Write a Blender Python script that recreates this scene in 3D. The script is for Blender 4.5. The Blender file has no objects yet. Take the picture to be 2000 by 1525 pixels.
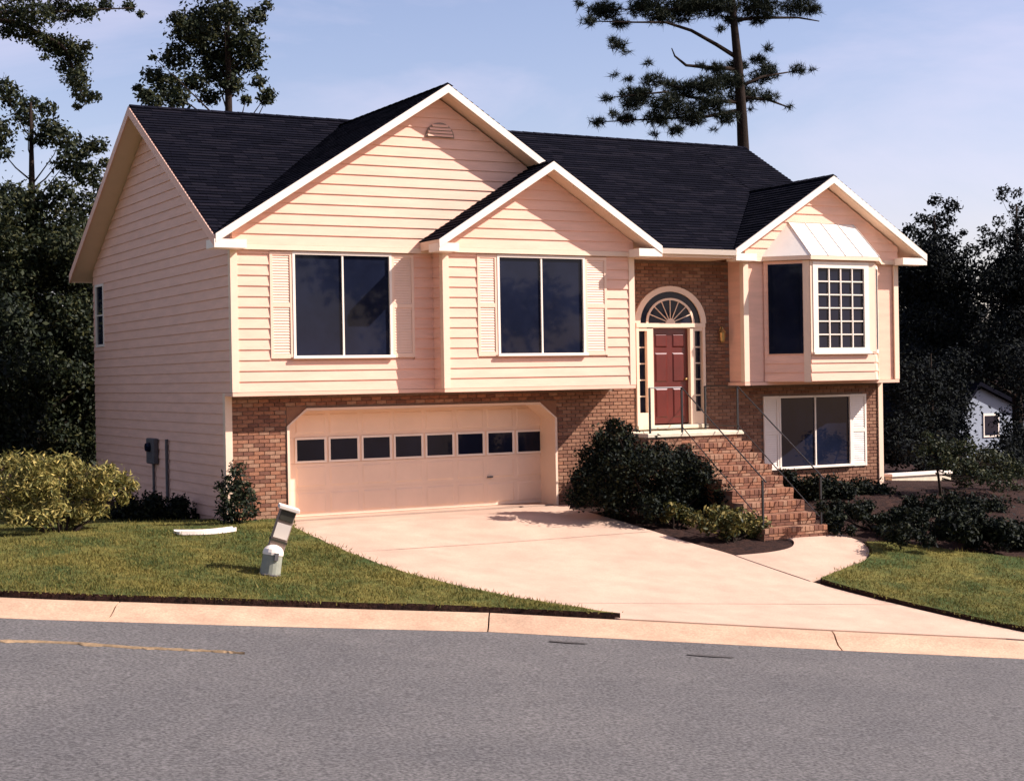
import bpy, bmesh, math, random
import numpy as np
from mathutils import Vector, Matrix
from mathutils.geometry import delaunay_2d_cdt
random.seed(7)
RNG = np.random.default_rng(11)
S = bpy.context.scene
COL = S.collection

# ------------------------------------------------------------------ camera
CAM = np.array([-9.715, -28.458, 2.705])
FPX, YAW, PIT, ROL = 3099.4, math.radians(28.793), math.radians(0.445), math.radians(-0.996)
FW = np.array([math.sin(YAW) * math.cos(PIT), math.cos(YAW) * math.cos(PIT), -math.sin(PIT)])
RT = np.array([math.cos(YAW), -math.sin(YAW), 0.0])
UP = np.cross(RT, FW)
R2 = RT * math.cos(ROL) + UP * math.sin(ROL)
U2 = -RT * math.sin(ROL) + UP * math.cos(ROL)
cam = bpy.data.cameras.new('camera')
cam.sensor_fit = 'HORIZONTAL'
cam.sensor_width = 36.0
cam.lens = FPX / 2000 * 36.0
cam.clip_start = 0.1
cam.clip_end = 3000
camo = bpy.data.objects.new('camera', cam)
COL.objects.link(camo)
camo.matrix_world = Matrix(((R2[0], U2[0], -FW[0], CAM[0]), (R2[1], U2[1], -FW[1], CAM[1]),
                            (R2[2], U2[2], -FW[2], CAM[2]), (0, 0, 0, 1)))
S.camera = camo

# ------------------------------------------------------------------ light
SUN = Vector((1.6, -1.0, 1.5)).normalized()          # towards the sun
EL = math.asin(SUN.z)
AZ = math.atan2(SUN.x, SUN.y)
w = bpy.data.worlds.new('World')
S.world = w
w.use_nodes = True
nt = w.node_tree
bg = nt.nodes['Background']
sky = nt.nodes.new('ShaderNodeTexSky')
sky.sky_type = 'NISHITA'
sky.sun_disc = False
sky.sun_elevation = EL
sky.sun_rotation = AZ
sky.air_density = 1.0
sky.dust_density = 1.0
sky.ozone_density = 3.0
tint = nt.nodes.new('ShaderNodeMix')
tint.data_type = 'RGBA'
tint.blend_type = 'MULTIPLY'
tint.inputs[0].default_value = 1.0
tint.inputs[7].default_value = (1.24, 0.98, 0.98, 1)      # film renders the whole sky slightly lavender
nt.links.new(sky.outputs[0], tint.inputs[6])
# thin high cloud over the whole sky
tcw = nt.nodes.new('ShaderNodeTexCoord')
mpw = nt.nodes.new('ShaderNodeMapping')
mpw.inputs['Scale'].default_value = (1.0, 1.0, 3.2)
mpw.inputs['Location'].default_value = (0.55, 0.2, 0.0)
nzw = nt.nodes.new('ShaderNodeTexNoise')
nzw.inputs['Scale'].default_value = 2.6
nzw.inputs['Detail'].default_value = 7
nzw.inputs['Roughness'].default_value = 0.58
nzw.inputs['Distortion'].default_value = 0.5
crw = nt.nodes.new('ShaderNodeValToRGB')
crw.color_ramp.elements[0].position = 0.46
crw.color_ramp.elements[0].color = (0, 0, 0, 1)
crw.color_ramp.elements[1].position = 0.80
crw.color_ramp.elements[1].color = (0.45, 0.45, 0.45, 1)
mxw = nt.nodes.new('ShaderNodeMix')
mxw.data_type = 'RGBA'
mxw.inputs[7].default_value = (6.6, 5.6, 6.6, 1)
nt.links.new(tcw.outputs['Generated'], mpw.inputs[0])
nt.links.new(mpw.outputs[0], nzw.inputs['Vector'])
nt.links.new(nzw.outputs[0], crw.inputs[0])
nt.links.new(crw.outputs[0], mxw.inputs[0])
nt.links.new(tint.outputs[2], mxw.inputs[6])
nt.links.new(mxw.outputs[2], bg.inputs[0])
bg.inputs[1].default_value = 0.072
sl = bpy.data.lights.new('sun', 'SUN')
sl.energy = 3.9
sl.angle = math.radians(0.55)
sl.color = (1.0, 0.92, 0.88)
so = bpy.data.objects.new('sun', sl)
COL.objects.link(so)
so.location = (30, -20, 40)
so.rotation_euler = SUN.to_track_quat('Z', 'Y').to_euler()
S.view_settings.view_transform = 'Standard'
S.view_settings.look = 'None'
S.view_settings.gamma = 1.0
S.view_settings.exposure = 1.26
S.render.engine = 'CYCLES'

# ------------------------------------------------------------------ pixel helpers
def ray(u, v):
    return FW + (u - 1000) / FPX * R2 + (762.5 - v) / FPX * U2
def atY(u, v, Y):
    d = ray(u, v); return CAM + d * ((Y - CAM[1]) / d[1])
def atX(u, v, X):
    d = ray(u, v); return CAM + d * ((X - CAM[0]) / d[0])
def px_of(P):
    d = np.asarray(P, float) - CAM
    z = d @ FW
    return 1000 + FPX * (d @ R2) / z, 762.5 - FPX * (d @ U2) / z, z

# ------------------------------------------------------------------ materials
MATS = {}
def mat(name, col, rough=0.7, var=0.0, scale=6.0, bump=0.0, bscale=40.0, spec=0.3, col2=None, island=False,
        trans=0.0, metal=0.0, stretch=None, ramp=(0.35, 0.65), island_amt=0.5):
    m = bpy.data.materials.new(name)
    m.use_nodes = True
    n = m.node_tree.nodes
    L = m.node_tree.links
    b = n['Principled BSDF']
    b.inputs['Base Color'].default_value = (*col, 1)
    b.inputs['Roughness'].default_value = rough
    b.inputs['Specular IOR Level'].default_value = spec
    b.inputs['Metallic'].default_value = metal
    tc = n.new('ShaderNodeTexCoord')
    vec = tc.outputs['Object']
    if stretch:
        mp = n.new('ShaderNodeMapping')
        mp.inputs['Scale'].default_value = stretch
        L.new(vec, mp.inputs[0])
        vec = mp.outputs[0]
    colout = None
    if col2 is not None or var > 0:
        c2 = col2 if col2 is not None else tuple(c * (1 - var) for c in col)
        nz = n.new('ShaderNodeTexNoise')
        nz.inputs['Scale'].default_value = scale
        nz.inputs['Detail'].default_value = 6
        nz.inputs['Roughness'].default_value = 0.65
        L.new(vec, nz.inputs['Vector'])
        cr = n.new('ShaderNodeValToRGB')
        cr.color_ramp.elements[0].position = ramp[0]
        cr.color_ramp.elements[1].position = ramp[1]
        cr.color_ramp.elements[0].color = (*c2, 1)
        cr.color_ramp.elements[1].color = (*col, 1)
        L.new(nz.outputs[0], cr.inputs[0])
        colout = cr.outputs[0]
    if island:
        g = n.new('ShaderNodeNewGeometry')
        cr2 = n.new('ShaderNodeValToRGB')
        e = cr2.color_ramp.elements
        if island is True:
            a, c = tuple(x * 0.55 for x in col), tuple(x * 1.5 for x in col)
        else:
            a, c = island
        e[0].color = (*a, 1)
        e[1].color = (*c, 1)
        mid = e.new(0.55)
        mid.color = (*col, 1)
        L.new(g.outputs['Random Per Island'], cr2.inputs[0])
        if colout is not None:
            mx = n.new('ShaderNodeMix')
            mx.data_type = 'RGBA'
            mx.inputs[0].default_value = island_amt
            L.new(colout, mx.inputs[6])
            L.new(cr2.outputs[0], mx.inputs[7])
            colout = mx.outputs[2]
        else:
            colout = cr2.outputs[0]
    if colout is not None:
        L.new(colout, b.inputs['Base Color'])
    if bump > 0:
        nb = n.new('ShaderNodeTexNoise')
        nb.inputs['Scale'].default_value = bscale
        nb.inputs['Detail'].default_value = 5
        L.new(vec, nb.inputs['Vector'])
        bp = n.new('ShaderNodeBump')
        bp.inputs['Strength'].default_value = bump
        bp.inputs['Distance'].default_value = 0.02
        L.new(nb.outputs[0], bp.inputs['Height'])
        L.new(bp.outputs[0], b.inputs['Normal'])
    if trans > 0:
        tr = n.new('ShaderNodeBsdfTranslucent')
        if colout is not None:
            L.new(colout, tr.inputs[0])
        else:
            tr.inputs[0].default_value = (*col, 1)
        ms = n.new('ShaderNodeMixShader')
        ms.inputs[0].default_value = trans
        L.new(b.outputs[0], ms.inputs[1])
        L.new(tr.outputs[0], ms.inputs[2])
        L.new(ms.outputs[0], n['Material Output'].inputs[0])
    MATS[name] = m
    return m

M = dict(
    siding=mat('siding', (0.84, 0.495, 0.355), 0.55, var=0.12, scale=1.3, bump=0.15, bscale=30, stretch=(1, 1, 6), spec=0.25),
    trim=mat('trim', (0.80, 0.585, 0.425), 0.5, var=0.05, scale=3, spec=0.3),
    white=mat('white_paint', (0.84, 0.72, 0.60), 0.45, var=0.05, scale=4, spec=0.35),
    shutter=mat('shutter_paint', (0.81, 0.55, 0.40), 0.5, var=0.05, scale=5, spec=0.3),
    shingle=mat('shingle', (0.006, 0.006, 0.011), 1.0, island=((0.003, 0.003, 0.006), (0.016, 0.014, 0.020)), scale=9, bump=0.6, bscale=60, spec=0.03, col2=(0.006, 0.006, 0.009)),
    brick=mat('brick', (0.27, 0.135, 0.080), 0.85, scale=9, col2=(0.18, 0.082, 0.052), bump=0.4, bscale=90, spec=0.15,
              island=((0.15, 0.064, 0.040), (0.35, 0.19, 0.115)), island_amt=0.6),
    mortar=mat('mortar', (0.225, 0.15, 0.11), 0.95, var=0.25, scale=20, bump=0.3, bscale=80, spec=0.1),
    glass=mat('window_glass', (0.010, 0.013, 0.028), 0.03, var=0.4, scale=0.8, spec=0.17),
    door=mat('door_paint', (0.115, 0.014, 0.009), 0.3, var=0.25, scale=2.0, spec=0.5),
    garage=mat('garage_paint', (0.85, 0.625, 0.46), 0.5, var=0.07, scale=1.5, spec=0.3),
    metalroof=mat('bay_roof_metal', (0.86, 0.78, 0.68), 0.4, var=0.06, scale=3, spec=0.4),
    iron=mat('black_iron', (0.012, 0.011, 0.012), 0.45, var=0.3, scale=20, spec=0.5),
    meter=mat('grey_meter', (0.10, 0.09, 0.09), 0.5, var=0.2, scale=12),
    brass=mat('brass', (0.45, 0.30, 0.12), 0.35, metal=0.8),
    concrete=mat('driveway_concrete', (0.51, 0.345, 0.250), 0.85, scale=0.5, col2=(0.43, 0.29, 0.21), bump=0.25, bscale=120, spec=0.2),
    curb=mat('curb_concrete', (0.50, 0.325, 0.215), 0.9, scale=1.6, col2=(0.38, 0.245, 0.16), bump=0.3, bscale=90, spec=0.2),
    slab=mat('porch_concrete', (0.70, 0.60, 0.44), 0.85, var=0.2, scale=5, bump=0.2, spec=0.2),
    asphalt=mat('asphalt', (0.142, 0.131, 0.124), 0.9, scale=0.5, col2=(0.108, 0.101, 0.099), bump=0.8, bscale=160, spec=0.2, ramp=(0.3, 0.7)),
    soil=mat('mulch_soil', (0.042, 0.020, 0.014), 0.95, scale=7, col2=(0.016, 0.009, 0.008), bump=1.0, bscale=55, spec=0.1),
    turf=mat('turf', (0.150, 0.127, 0.034), 0.95, scale=0.8, col2=(0.050, 0.070, 0.022), bump=0.9, bscale=120, spec=0.08, ramp=(0.38, 0.62)),
    dirt=mat('tan_silt', (0.33, 0.225, 0.13), 0.95, var=0.45, scale=8, bump=0.6, bscale=80, spec=0.1),
    tar=mat('tar', (0.07, 0.062, 0.058), 0.7, var=0.3, scale=20),
    bark=mat('bark', (0.030, 0.020, 0.015), 0.95, var=0.5, scale=6, bump=0.8, bscale=20, stretch=(4, 4, 1), spec=0.1),
    grass=mat('grass_blade', (0.175, 0.145, 0.036), 0.8, scale=0.8, col2=(0.055, 0.078, 0.022), island=((0.05, 0.07, 0.018), (0.31, 0.21, 0.065)), island_amt=0.45, trans=0.2, spec=0.1, ramp=(0.38, 0.62)),
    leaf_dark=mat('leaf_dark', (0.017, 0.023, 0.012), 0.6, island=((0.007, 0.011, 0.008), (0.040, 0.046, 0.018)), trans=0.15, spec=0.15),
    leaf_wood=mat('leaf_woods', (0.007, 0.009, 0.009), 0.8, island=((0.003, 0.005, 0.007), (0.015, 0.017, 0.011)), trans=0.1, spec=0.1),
    leaf_tree=mat('leaf_tree', (0.024, 0.032, 0.014), 0.6, island=((0.009, 0.014, 0.009), (0.060, 0.058, 0.020)), trans=0.2, spec=0.15),
    leaf_pine=mat('pine_needles', (0.016, 0.022, 0.013), 0.7, island=((0.007, 0.011, 0.009), (0.034, 0.036, 0.018)), trans=0.1, spec=0.1),
    leaf_gold=mat('leaf_gold', (0.19, 0.17, 0.045), 0.6, island=((0.06, 0.065, 0.02), (0.50, 0.38, 0.12)), trans=0.25, spec=0.2),
    leaf_mid=mat('leaf_mid', (0.075, 0.075, 0.02), 0.6, island=((0.02, 0.026, 0.010), (0.24, 0.18, 0.05)), trans=0.2, spec=0.2),
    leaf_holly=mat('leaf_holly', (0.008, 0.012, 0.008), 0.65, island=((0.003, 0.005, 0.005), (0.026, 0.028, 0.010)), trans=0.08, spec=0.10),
    pedestal=mat('pedestal_green', (0.27, 0.27, 0.21), 0.5, var=0.15, scale=8),
    post_wood=mat('post_wood', (0.30, 0.22, 0.17), 0.8, var=0.3, scale=10, stretch=(8, 8, 1)),
    post_dark=mat('post_dark', (0.05, 0.045, 0.03), 0.7, var=0.3, scale=10),
    bluegrey=mat('neighbour_siding', (0.27, 0.30, 0.35), 0.6, var=0.08, scale=2),
)

def speckle(m, scale, amt):
    n = m.node_tree.nodes; L = m.node_tree.links; b = n['Principled BSDF']
    src = b.inputs['Base Color'].links[0].from_socket
    tc = n.new('ShaderNodeTexCoord'); vz = n.new('ShaderNodeTexNoise'); vz.inputs['Scale'].default_value = scale
    vz.inputs['Detail'].default_value = 3
    L.new(tc.outputs['Object'], vz.inputs['Vector'])
    mr = n.new('ShaderNodeMapRange'); mr.inputs[1].default_value = .3; mr.inputs[2].default_value = .7
    mr.inputs[3].default_value = 1 - amt; mr.inputs[4].default_value = 1 + amt
    L.new(vz.outputs[0], mr.inputs[0])
    mx = n.new('ShaderNodeMix'); mx.data_type = 'RGBA'; mx.blend_type = 'MULTIPLY'; mx.inputs[0].default_value = 1
    L.new(src, mx.inputs[6]); L.new(mr.outputs[0], mx.inputs[7]); L.new(mx.outputs[2], b.inputs['Base Color'])
speckle(M['asphalt'], 26, .5); speckle(M['concrete'], 40, .07); speckle(M['concrete'], 1.9, .08); speckle(M['curb'], 30, .16); speckle(M['turf'], 9, .4); speckle(M['soil'], 25, .5)
# ------------------------------------------------------------------ mesh helpers
def wloc(o):
    v = Vector((0, 0, 0))
    while o is not None:
        v += o.location
        o = o.parent
    return v
def link(name, me, m, parent=None, loc=None):
    o = bpy.data.objects.new(name, me)
    COL.objects.link(o)
    if m is not None and len(me.materials) == 0:
        me.materials.append(m)
    if parent is not None:
        o.parent = parent
    if loc is not None:
        o.location = loc
    return o
class MB:
    def __init__(s):
        s.v, s.f = [], []
    def poly(s, pts):
        i = len(s.v); s.v += [tuple(p) for p in pts]; s.f.append(tuple(range(i, i + len(pts)))); return s
    def box(s, x0, x1, y0, y1, z0, z1):
        i = len(s.v)
        s.v += [(x0, y0, z0), (x1, y0, z0), (x1, y1, z0), (x0, y1, z0), (x0, y0, z1), (x1, y0, z1), (x1, y1, z1), (x0, y1, z1)]
        for f in ((0, 3, 2, 1), (4, 5, 6, 7), (0, 1, 5, 4), (1, 2, 6, 5), (2, 3, 7, 6), (3, 0, 4, 7)):
            s.f.append(tuple(i + k for k in f))
        return s
    def prism(s, pts, ext):
        """solid between polygon pts and pts+ext (both 3D)"""
        i = len(s.v); n = len(pts); ext = Vector(ext)
        s.v += [tuple(p) for p in pts] + [tuple(Vector(p) + ext) for p in pts]
        s.f.append(tuple(range(i + n - 1, i - 1, -1)))
        s.f.append(tuple(range(i + n, i + 2 * n)))
        for k in range(n):
            j = (k + 1) % n
            s.f.append((i + k, i + j, i + n + j, i + n + k))
        return s
    def loft(s, A, B):
        i = len(s.v); n = len(A)
        s.v += [tuple(p) for p in A] + [tuple(p) for p in B]
        s.f.append(tuple(range(i + n - 1, i - 1, -1)))
        s.f.append(tuple(range(i + n, i + 2 * n)))
        for k in range(n):
            j = (k + 1) % n
            s.f.append((i + k, i + j, i + n + j, i + n + k))
        return s
    def tube(s, pts, rad, n=8):
        pts = [Vector(p) for p in pts]
        if not hasattr(rad, '__len__'):
            rad = [rad] * len(pts)
        i = len(s.v)
        for k, p in enumerate(pts):
            d = (pts[min(k + 1, len(pts) - 1)] - pts[max(k - 1, 0)]).normalized()
            a = d.orthogonal().normalized() if abs(d.z) > 0.95 else Vector((0, 0, 1)).cross(d).normalized()
            b = d.cross(a)
            for q in range(n):
                t = 2 * math.pi * q / n
                s.v.append(tuple(p + (a * math.cos(t) + b * math.sin(t)) * rad[k]))
        for k in range(len(pts) - 1):
            for q in range(n):
                r = (q + 1) % n
                s.f.append((i + k * n + q, i + k * n + r, i + (k + 1) * n + r, i + (k + 1) * n + q))
        s.f.append(tuple(i + q for q in range(n - 1, -1, -1)))
        s.f.append(tuple(i + (len(pts) - 1) * n + q for q in range(n)))
        return s
    def lathe(s, prof, c, n=20):
        i = len(s.v)
        for r, z in prof:
            for q in range(n):
                t = 2 * math.pi * q / n
                s.v.append((c[0] + r * math.cos(t), c[1] + r * math.sin(t), c[2] + z))
        for k in range(len(prof) - 1):
            for q in range(n):
                r = (q + 1) % n
                s.f.append((i + k * n + q, i + k * n + r, i + (k + 1) * n + r, i + (k + 1) * n + q))
        s.f.append(tuple(i + q for q in range(n - 1, -1, -1)))
        s.f.append(tuple(i + (len(prof) - 1) * n + q for q in range(n)))
        return s
    def build(s, name, m, parent=None, smooth=False, bevel=0.0, fix=True):
        off = wloc(parent) if parent is not None else Vector((0, 0, 0))
        me = bpy.data.meshes.new(name)
        me.from_pydata([(a - off.x, b - off.y, c - off.z) for a, b, c in s.v], [], s.f)
        if fix:
            bm = bmesh.new(); bm.from_mesh(me)
            bmesh.ops.recalc_face_normals(bm, faces=bm.faces)
            bm.to_mesh(me); bm.free()
        if smooth:
            me.polygons.foreach_set('use_smooth', [True] * len(me.polygons))
        o = link(name, me, m, parent)
        if bevel > 0:
            b = o.modifiers.new('bevel', 'BEVEL'); b.width = bevel; b.segments = 1; b.limit_method = 'ANGLE'
        return o
def box(name, m, parent, *a, bevel=0.0):
    return MB().box(*a).build(name, m, parent, bevel=bevel)
def tag(o, label=None, cat=None, group=None, kind=None):
    if label: o['label'] = label
    if cat: o['category'] = cat
    if group: o['group'] = group
    if kind: o['kind'] = kind
    return o
def thing(name, label, cat, loc=(0, 0, 0), group=None):
    o = bpy.data.objects.new(name, None)
    COL.objects.link(o)
    o.location = loc
    o.empty_display_size = 0.2
    return tag(o, label, cat, group)
def clip(poly, axis, val, keep_above):
    out = []
    n = len(poly)
    for i in range(n):
        a, b = poly[i], poly[(i + 1) % n]
        da, db = (a[axis] - val, b[axis] - val)
        if not keep_above: da, db = -da, -db
        if da >= 0: out.append(a)
        if (da > 0 and db < 0) or (da < 0 and db > 0):
            t = da / (da - db)
            out.append(tuple(a[k] + (b[k] - a[k]) * t for k in range(2)))
    return out

# ------------------------------------------------------------------ terrain
SU = np.array([0.866, -0.5]); SN = np.array([0.5, 0.866])
def zc(s):                       # height of the back of the kerb along the street, a steady hill
    return -0.25 - 0.083 * (max(-45, min(60, s)) + 2.1)
def street_hit(u, v, off=-0.15):
    d = ray(u, v); t = 20.0
    for _ in range(60):
        P = CAM + d * t
        z = zc(P[0] * SU[0] + P[1] * SU[1]) + off
        t += 0.7 * ((z - P[2]) / d[2])
    return CAM + d * t
GP = [street_hit(u, v) for u, v in ((0, 1207), (500, 1222), (950, 1233), (1250, 1249), (1650, 1270), (2000, 1286))]
GS = [p[0] * SU[0] + p[1] * SU[1] for p in GP]
GN = [p[0] * SN[0] + p[1] * SN[1] for p in GP]
GS = [GS[0] - 60, GS[0] - 8] + GS + [GS[-1] + 8, GS[-1] + 70]
GN = [GN[0] - 6, GN[0] - 0.6] + GN + [GN[-1] - 0.4, GN[-1] - 2]
CW = 0.85
def nc(s):
    return float(np.interp(s, GS, GN)) + CW
def h(X, Y):
    s = X * SU[0] + Y * SU[1]; n = X * SN[0] + Y * SN[1]
    c = nc(s); z0 = zc(s)
    hp = 0.0
    if X > 17: hp -= 0.05 * min(X - 17, 40)
    if X < -1: hp += 0.012 * min(-1 - X, 40)
    if n <= c - CW:
        return z0 - 0.15
    if n <= c:
        return z0 - 0.15 * (c - n) / CW
    npad = (-0.9 + 0.5 * s) / 0.866
    L = max(4.0, npad - c)
    t = 1 - (n - c) / L
    if t <= 0: return hp
    return hp + (z0 - hp) * t * (1.5 - 0.5 * t)
def ground(u, v, off=0.0):
    d = ray(u, v); t = 8.0; pt = t
    while t < 160:
        P = CAM + d * t
        if P[2] < h(P[0], P[1]) + off: break
        pt = t; t += 0.25
    for _ in range(24):
        m_ = (pt + t) / 2
        P = CAM + d * m_
        if P[2] < h(P[0], P[1]) + off: t = m_
        else: pt = m_
    return CAM + d * t
def inside(x, y, poly):
    c = False
    n = len(poly)
    for i in range(n):
        x0, y0 = poly[i][0], poly[i][1]; x1, y1 = poly[(i + 1) % n][0], poly[(i + 1) % n][1]
        if (y0 > y) != (y1 > y) and x < (x1 - x0) * (y - y0) / (y1 - y0) + x0: c = not c
    return c
def densify(poly, d=0.5):
    out = []
    for i in range(len(poly)):
        a = np.array(poly[i][:2], float); b = np.array(poly[(i + 1) % len(poly)][:2], float)
        k = max(1, int(np.linalg.norm(b - a) / d))
        for q in range(k): out.append(tuple(a + (b - a) * q / k))
    return out
def smooth_line(pts, n=6):
    """catmull-rom through XY points"""
    P = [np.array(p[:2], float) for p in pts]
    P = [2 * P[0] - P[1]] + P + [2 * P[-1] - P[-2]]
    out = []
    for i in range(1, len(P) - 2):
        for q in range(n):
            t = q / n
            a, b, c, d = P[i - 1], P[i], P[i + 1], P[i + 2]
            out.append(tuple(0.5 * (2 * b + (c - a) * t + (2 * a - 5 * b + 4 * c - d) * t * t + (3 * b - a - 3 * c + d) * t ** 3)))
    out.append(tuple(P[-2]))
    return out
def sheet(name, poly, off, m, skirt=0.1, res=0.6, parent=None, hf=None, rag=0.0, edge=None):
    hf = hf or h
    B = densify(poly, res)
    xs = [p[0] for p in B]; ys = [p[1] for p in B]
    pts = [Vector(p) for p in B]
    nb = len(B)
    x = min(xs)
    while x < max(xs):
        y = min(ys)
        while y < max(ys):
            if inside(x, y, B): pts.append(Vector((x + 0.01 * random.random(), y + 0.01 * random.random())))
            y += res
        x += res
    ed = [(i, (i + 1) % nb) for i in range(nb)]
    vv, ee, ff, ov, oe, of = delaunay_2d_cdt(pts, ed, [], 1, 1e-4)
    V = [(p.x, p.y, hf(p.x, p.y) + off + (rag * (random.random() - 0.5))) for p in vv]
    F = [tuple(f) for f in ff]
    mb = MB(); mb.v = V; mb.f = F
    me_ = MB(); me_.v = list(V)
    if skirt > 0:
        cnt = {}
        for f in F:
            for k in range(len(f)):
                e = (f[k], f[(k + 1) % len(f)])
                cnt[tuple(sorted(e))] = cnt.get(tuple(sorted(e)), 0) + 1
        low = {}
        for e, c in cnt.items():
            if c == 1:
                for q in e:
                    if q not in low:
                        low[q] = len(me_.v); a = me_.v[q]; me_.v.append((a[0], a[1], a[2] - skirt))
                me_.f.append((e[0], e[1], low[e[1]], low[e[0]]))
        if edge is None:
            mb.v = me_.v; mb.f = mb.f + me_.f
    o = mb.build(name, m, parent)
    if edge is not None:
        me_.build('soil_edge', edge, o)
    return o

# big ground sheet
mb = MB()
gx = sorted(set(list(np.arange(-24, 44, 0.8)) + [-700, -400, -220, -120, -70, -45, -33, 55, 70, 100, 160, 280, 450, 750]))
gy = sorted(set(list(np.arange(-14, 14, 0.8)) + [-60, -45, -36, -30, -26, -22, -18, 18, 24, 32, 45, 70, 110, 180, 300, 500, 900]))
def base_h(X, Y):
    n = X * SN[0] + Y * SN[1]; s = X * SU[0] + Y * SU[1]
    z = h(X, Y)
    if n < nc(s) + 0.4: z -= 0.35
    return z
idx = {}
for i, x in enumerate(gx):
    for j, y in enumerate(gy):
        idx[i, j] = len(mb.v); mb.v.append((x, y, base_h(x, y) - 0.01))
for i in range(len(gx) - 1):
    for j in range(len(gy) - 1):
        mb.f.append((idx[i, j], idx[i + 1, j], idx[i + 1, j + 1], idx[i, j + 1]))
g_ = mb.build('ground', M['soil']); tag(g_, 'dark brown mulched earth around the house', kind='structure')

# road and kerb, swept along the street
def sn(s, n, z): return (s * SU[0] + n * SN[0], s * SU[1] + n * SN[1], z)
mb = MB()
ss = list(np.arange(-50, 62, 1.0)); rows = []
NR = [0.02, -1.2, -3.0, -6.0, -11.2]
for s_ in ss:
    rows.append([len(mb.v) + k for k in range(len(NR))])
    for k, dn in enumerate(NR):
        mb.v.append(sn(s_, nc(s_) - CW + dn, zc(s_) - 0.15 + 0.02 * min(1, -dn / 3) if dn < 0 else zc(s_) - 0.154))
for i in range(len(ss) - 1):
    for k in range(len(NR) - 1):
        mb.f.append((rows[i][k], rows[i][k + 1], rows[i + 1][k + 1], rows[i + 1][k]))
road = tag(mb.build('road', M['asphalt'], smooth=True), 'grey asphalt road running downhill across the foreground', kind='structure')
# bank on the far side of the road, where the photographer stands
mb = MB(); rows = []
for s_ in ss:
    c = nc(s_) - CW - 11.2
    rows.append(len(mb.v))
    for dn, dz in ((0, -0.13), (-0.3, 0.02), (-5, 0.9), (-11, 1.85), (-30, 2.3), (-70, 2.5)):
        mb.v.append(sn(s_, c + dn, zc(s_) + dz))
for i in range(len(ss) - 1):
    for k in range(5):
        mb.f.append((rows[i] + k, rows[i] + k + 1, rows[i + 1] + k + 1, rows[i + 1] + k))
tag(mb.build('bank', M['turf'], smooth=True), 'grassy bank on the near side of the road', kind='structure')

kerb = bpy.data.objects.new('curb', None); COL.objects.link(kerb)
tag(kerb, 'pale rolled concrete curb along the lawn', kind='structure')
def s_of(P): return P[0] * SU[0] + P[1] * SU[1]
sj = [s_of(street_hit(955, 1222)), s_of(street_hit(1632, 1258))]
d0 = sj[1] - sj[0]; k0 = 1; stp = d0 / k0
cuts = [sj[0] + stp * k for k in range(-9, 10)]
PROF = [(0.0, -0.15), (0.04, -0.142), (0.30, -0.128), (0.45, -0.085), (0.60, -0.02), (0.72, 0.0), (CW, 0.0), (CW, -0.3), (0.0, -0.3)]
for k in range(len(cuts) - 1):
    a, b = cuts[k] + 0.012, cuts[k + 1] - 0.012
    A = [sn(a, nc(a) - CW + dn, zc(a) + dz) for dn, dz in PROF]
    md = (a + b) / 2
    Bm = [sn(md, nc(md) - CW + dn, zc(md) + dz) for dn, dz in PROF]
    Bb = [sn(b, nc(b) - CW + dn, zc(b) + dz) for dn, dz in PROF]
    q_ = [a + (b - a) * t / 6 for t in range(7)]
    R_ = [[sn(k2, nc(k2) - CW + dn, zc(k2) + dz) for dn, dz in PROF] for k2 in q_]
    mb = MB(); npf = len(PROF)
    for r_ in R_: mb.v += r_
    for i in range(6):
        for j in range(npf):
            j2 = (j + 1) % npf
            mb.f.append((i * npf + j, i * npf + j2, (i + 1) * npf + j2, (i + 1) * npf + j))
    mb.f.append(tuple(range(npf - 1, -1, -1))); mb.f.append(tuple(range(6 * npf, 7 * npf)))
    mb.build('curb_segment', M['curb'], kerb)

# driveway, walk, lawns (edges read from the photograph, laid on the slope)
G2 = lambda u, v, o=0.02: tuple(ground(u, v, o)[:2])
def curb_back(u, v):
    P = ground(u, v); s_ = s_of(P); return sn(s_, nc(s_) + 0.004, 0)[:2]
dl = [(1.12, 0.30), G2(578, 1036), G2(640, 1066), G2(720, 1100), G2(850, 1140), G2(1000, 1172), G2(1120, 1192), curb_back(1212, 1211)]
dl = [dl[0]] + smooth_line(dl[1:], 5)
dr = [(7.45, 0.30), G2(1110, 994), G2(1180, 1008), G2(1260, 1032), G2(1350, 1060), G2(1437, 1085), G2(1583, 1135), G2(1800, 1191), G2(2000, 1234)]
dr = [dr[0]] + smooth_line(dr[1:], 5)
ex = np.array(dr[-1]); ev = np.array(dr[-1]) - np.array(dr[-6]); ev /= np.linalg.norm(ev)
while True:
    ex = ex + ev * 0.3
    s_ = ex @ SU; 
    if ex @ SN < nc(s_) + 0.25 or len(dr) > 200: break
    dr.append(tuple(ex))
s_r = float(ex @ SU); s_l = float(np.array(dl[-1]) @ SU)
fr = [sn(s, nc(s) + 0.004, 0)[:2] for s in np.linspace(s_l, s_r, 24)]
drive_poly = dl + fr[1:] + dr[::-1]
driveway = tag(sheet('driveway', drive_poly, 0.02, M['concrete'], 0.12, 0.5), 'wide pale concrete driveway sloping from the garage to the road', kind='structure')
wk = [G2(1437, 1085), G2(1500, 1079), G2(1540, 1071), G2(1551, 1062), G2(1545, 1053), G2(1518, 1047), G2(1500, 1043)]
wk2 = [G2(1620, 1036), G2(1655, 1048), G2(1685, 1060), G2(1698, 1077), G2(1686, 1093), G2(1640, 1112), G2(1583, 1135)]
walk_poly = smooth_line(wk, 4) + smooth_line(wk2, 4)
tag(sheet('walkway', walk_poly, 0.028, M['concrete'], 0.1, 0.35), 'curved pale concrete walk from the driveway to the brick steps', kind='structure')
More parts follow.
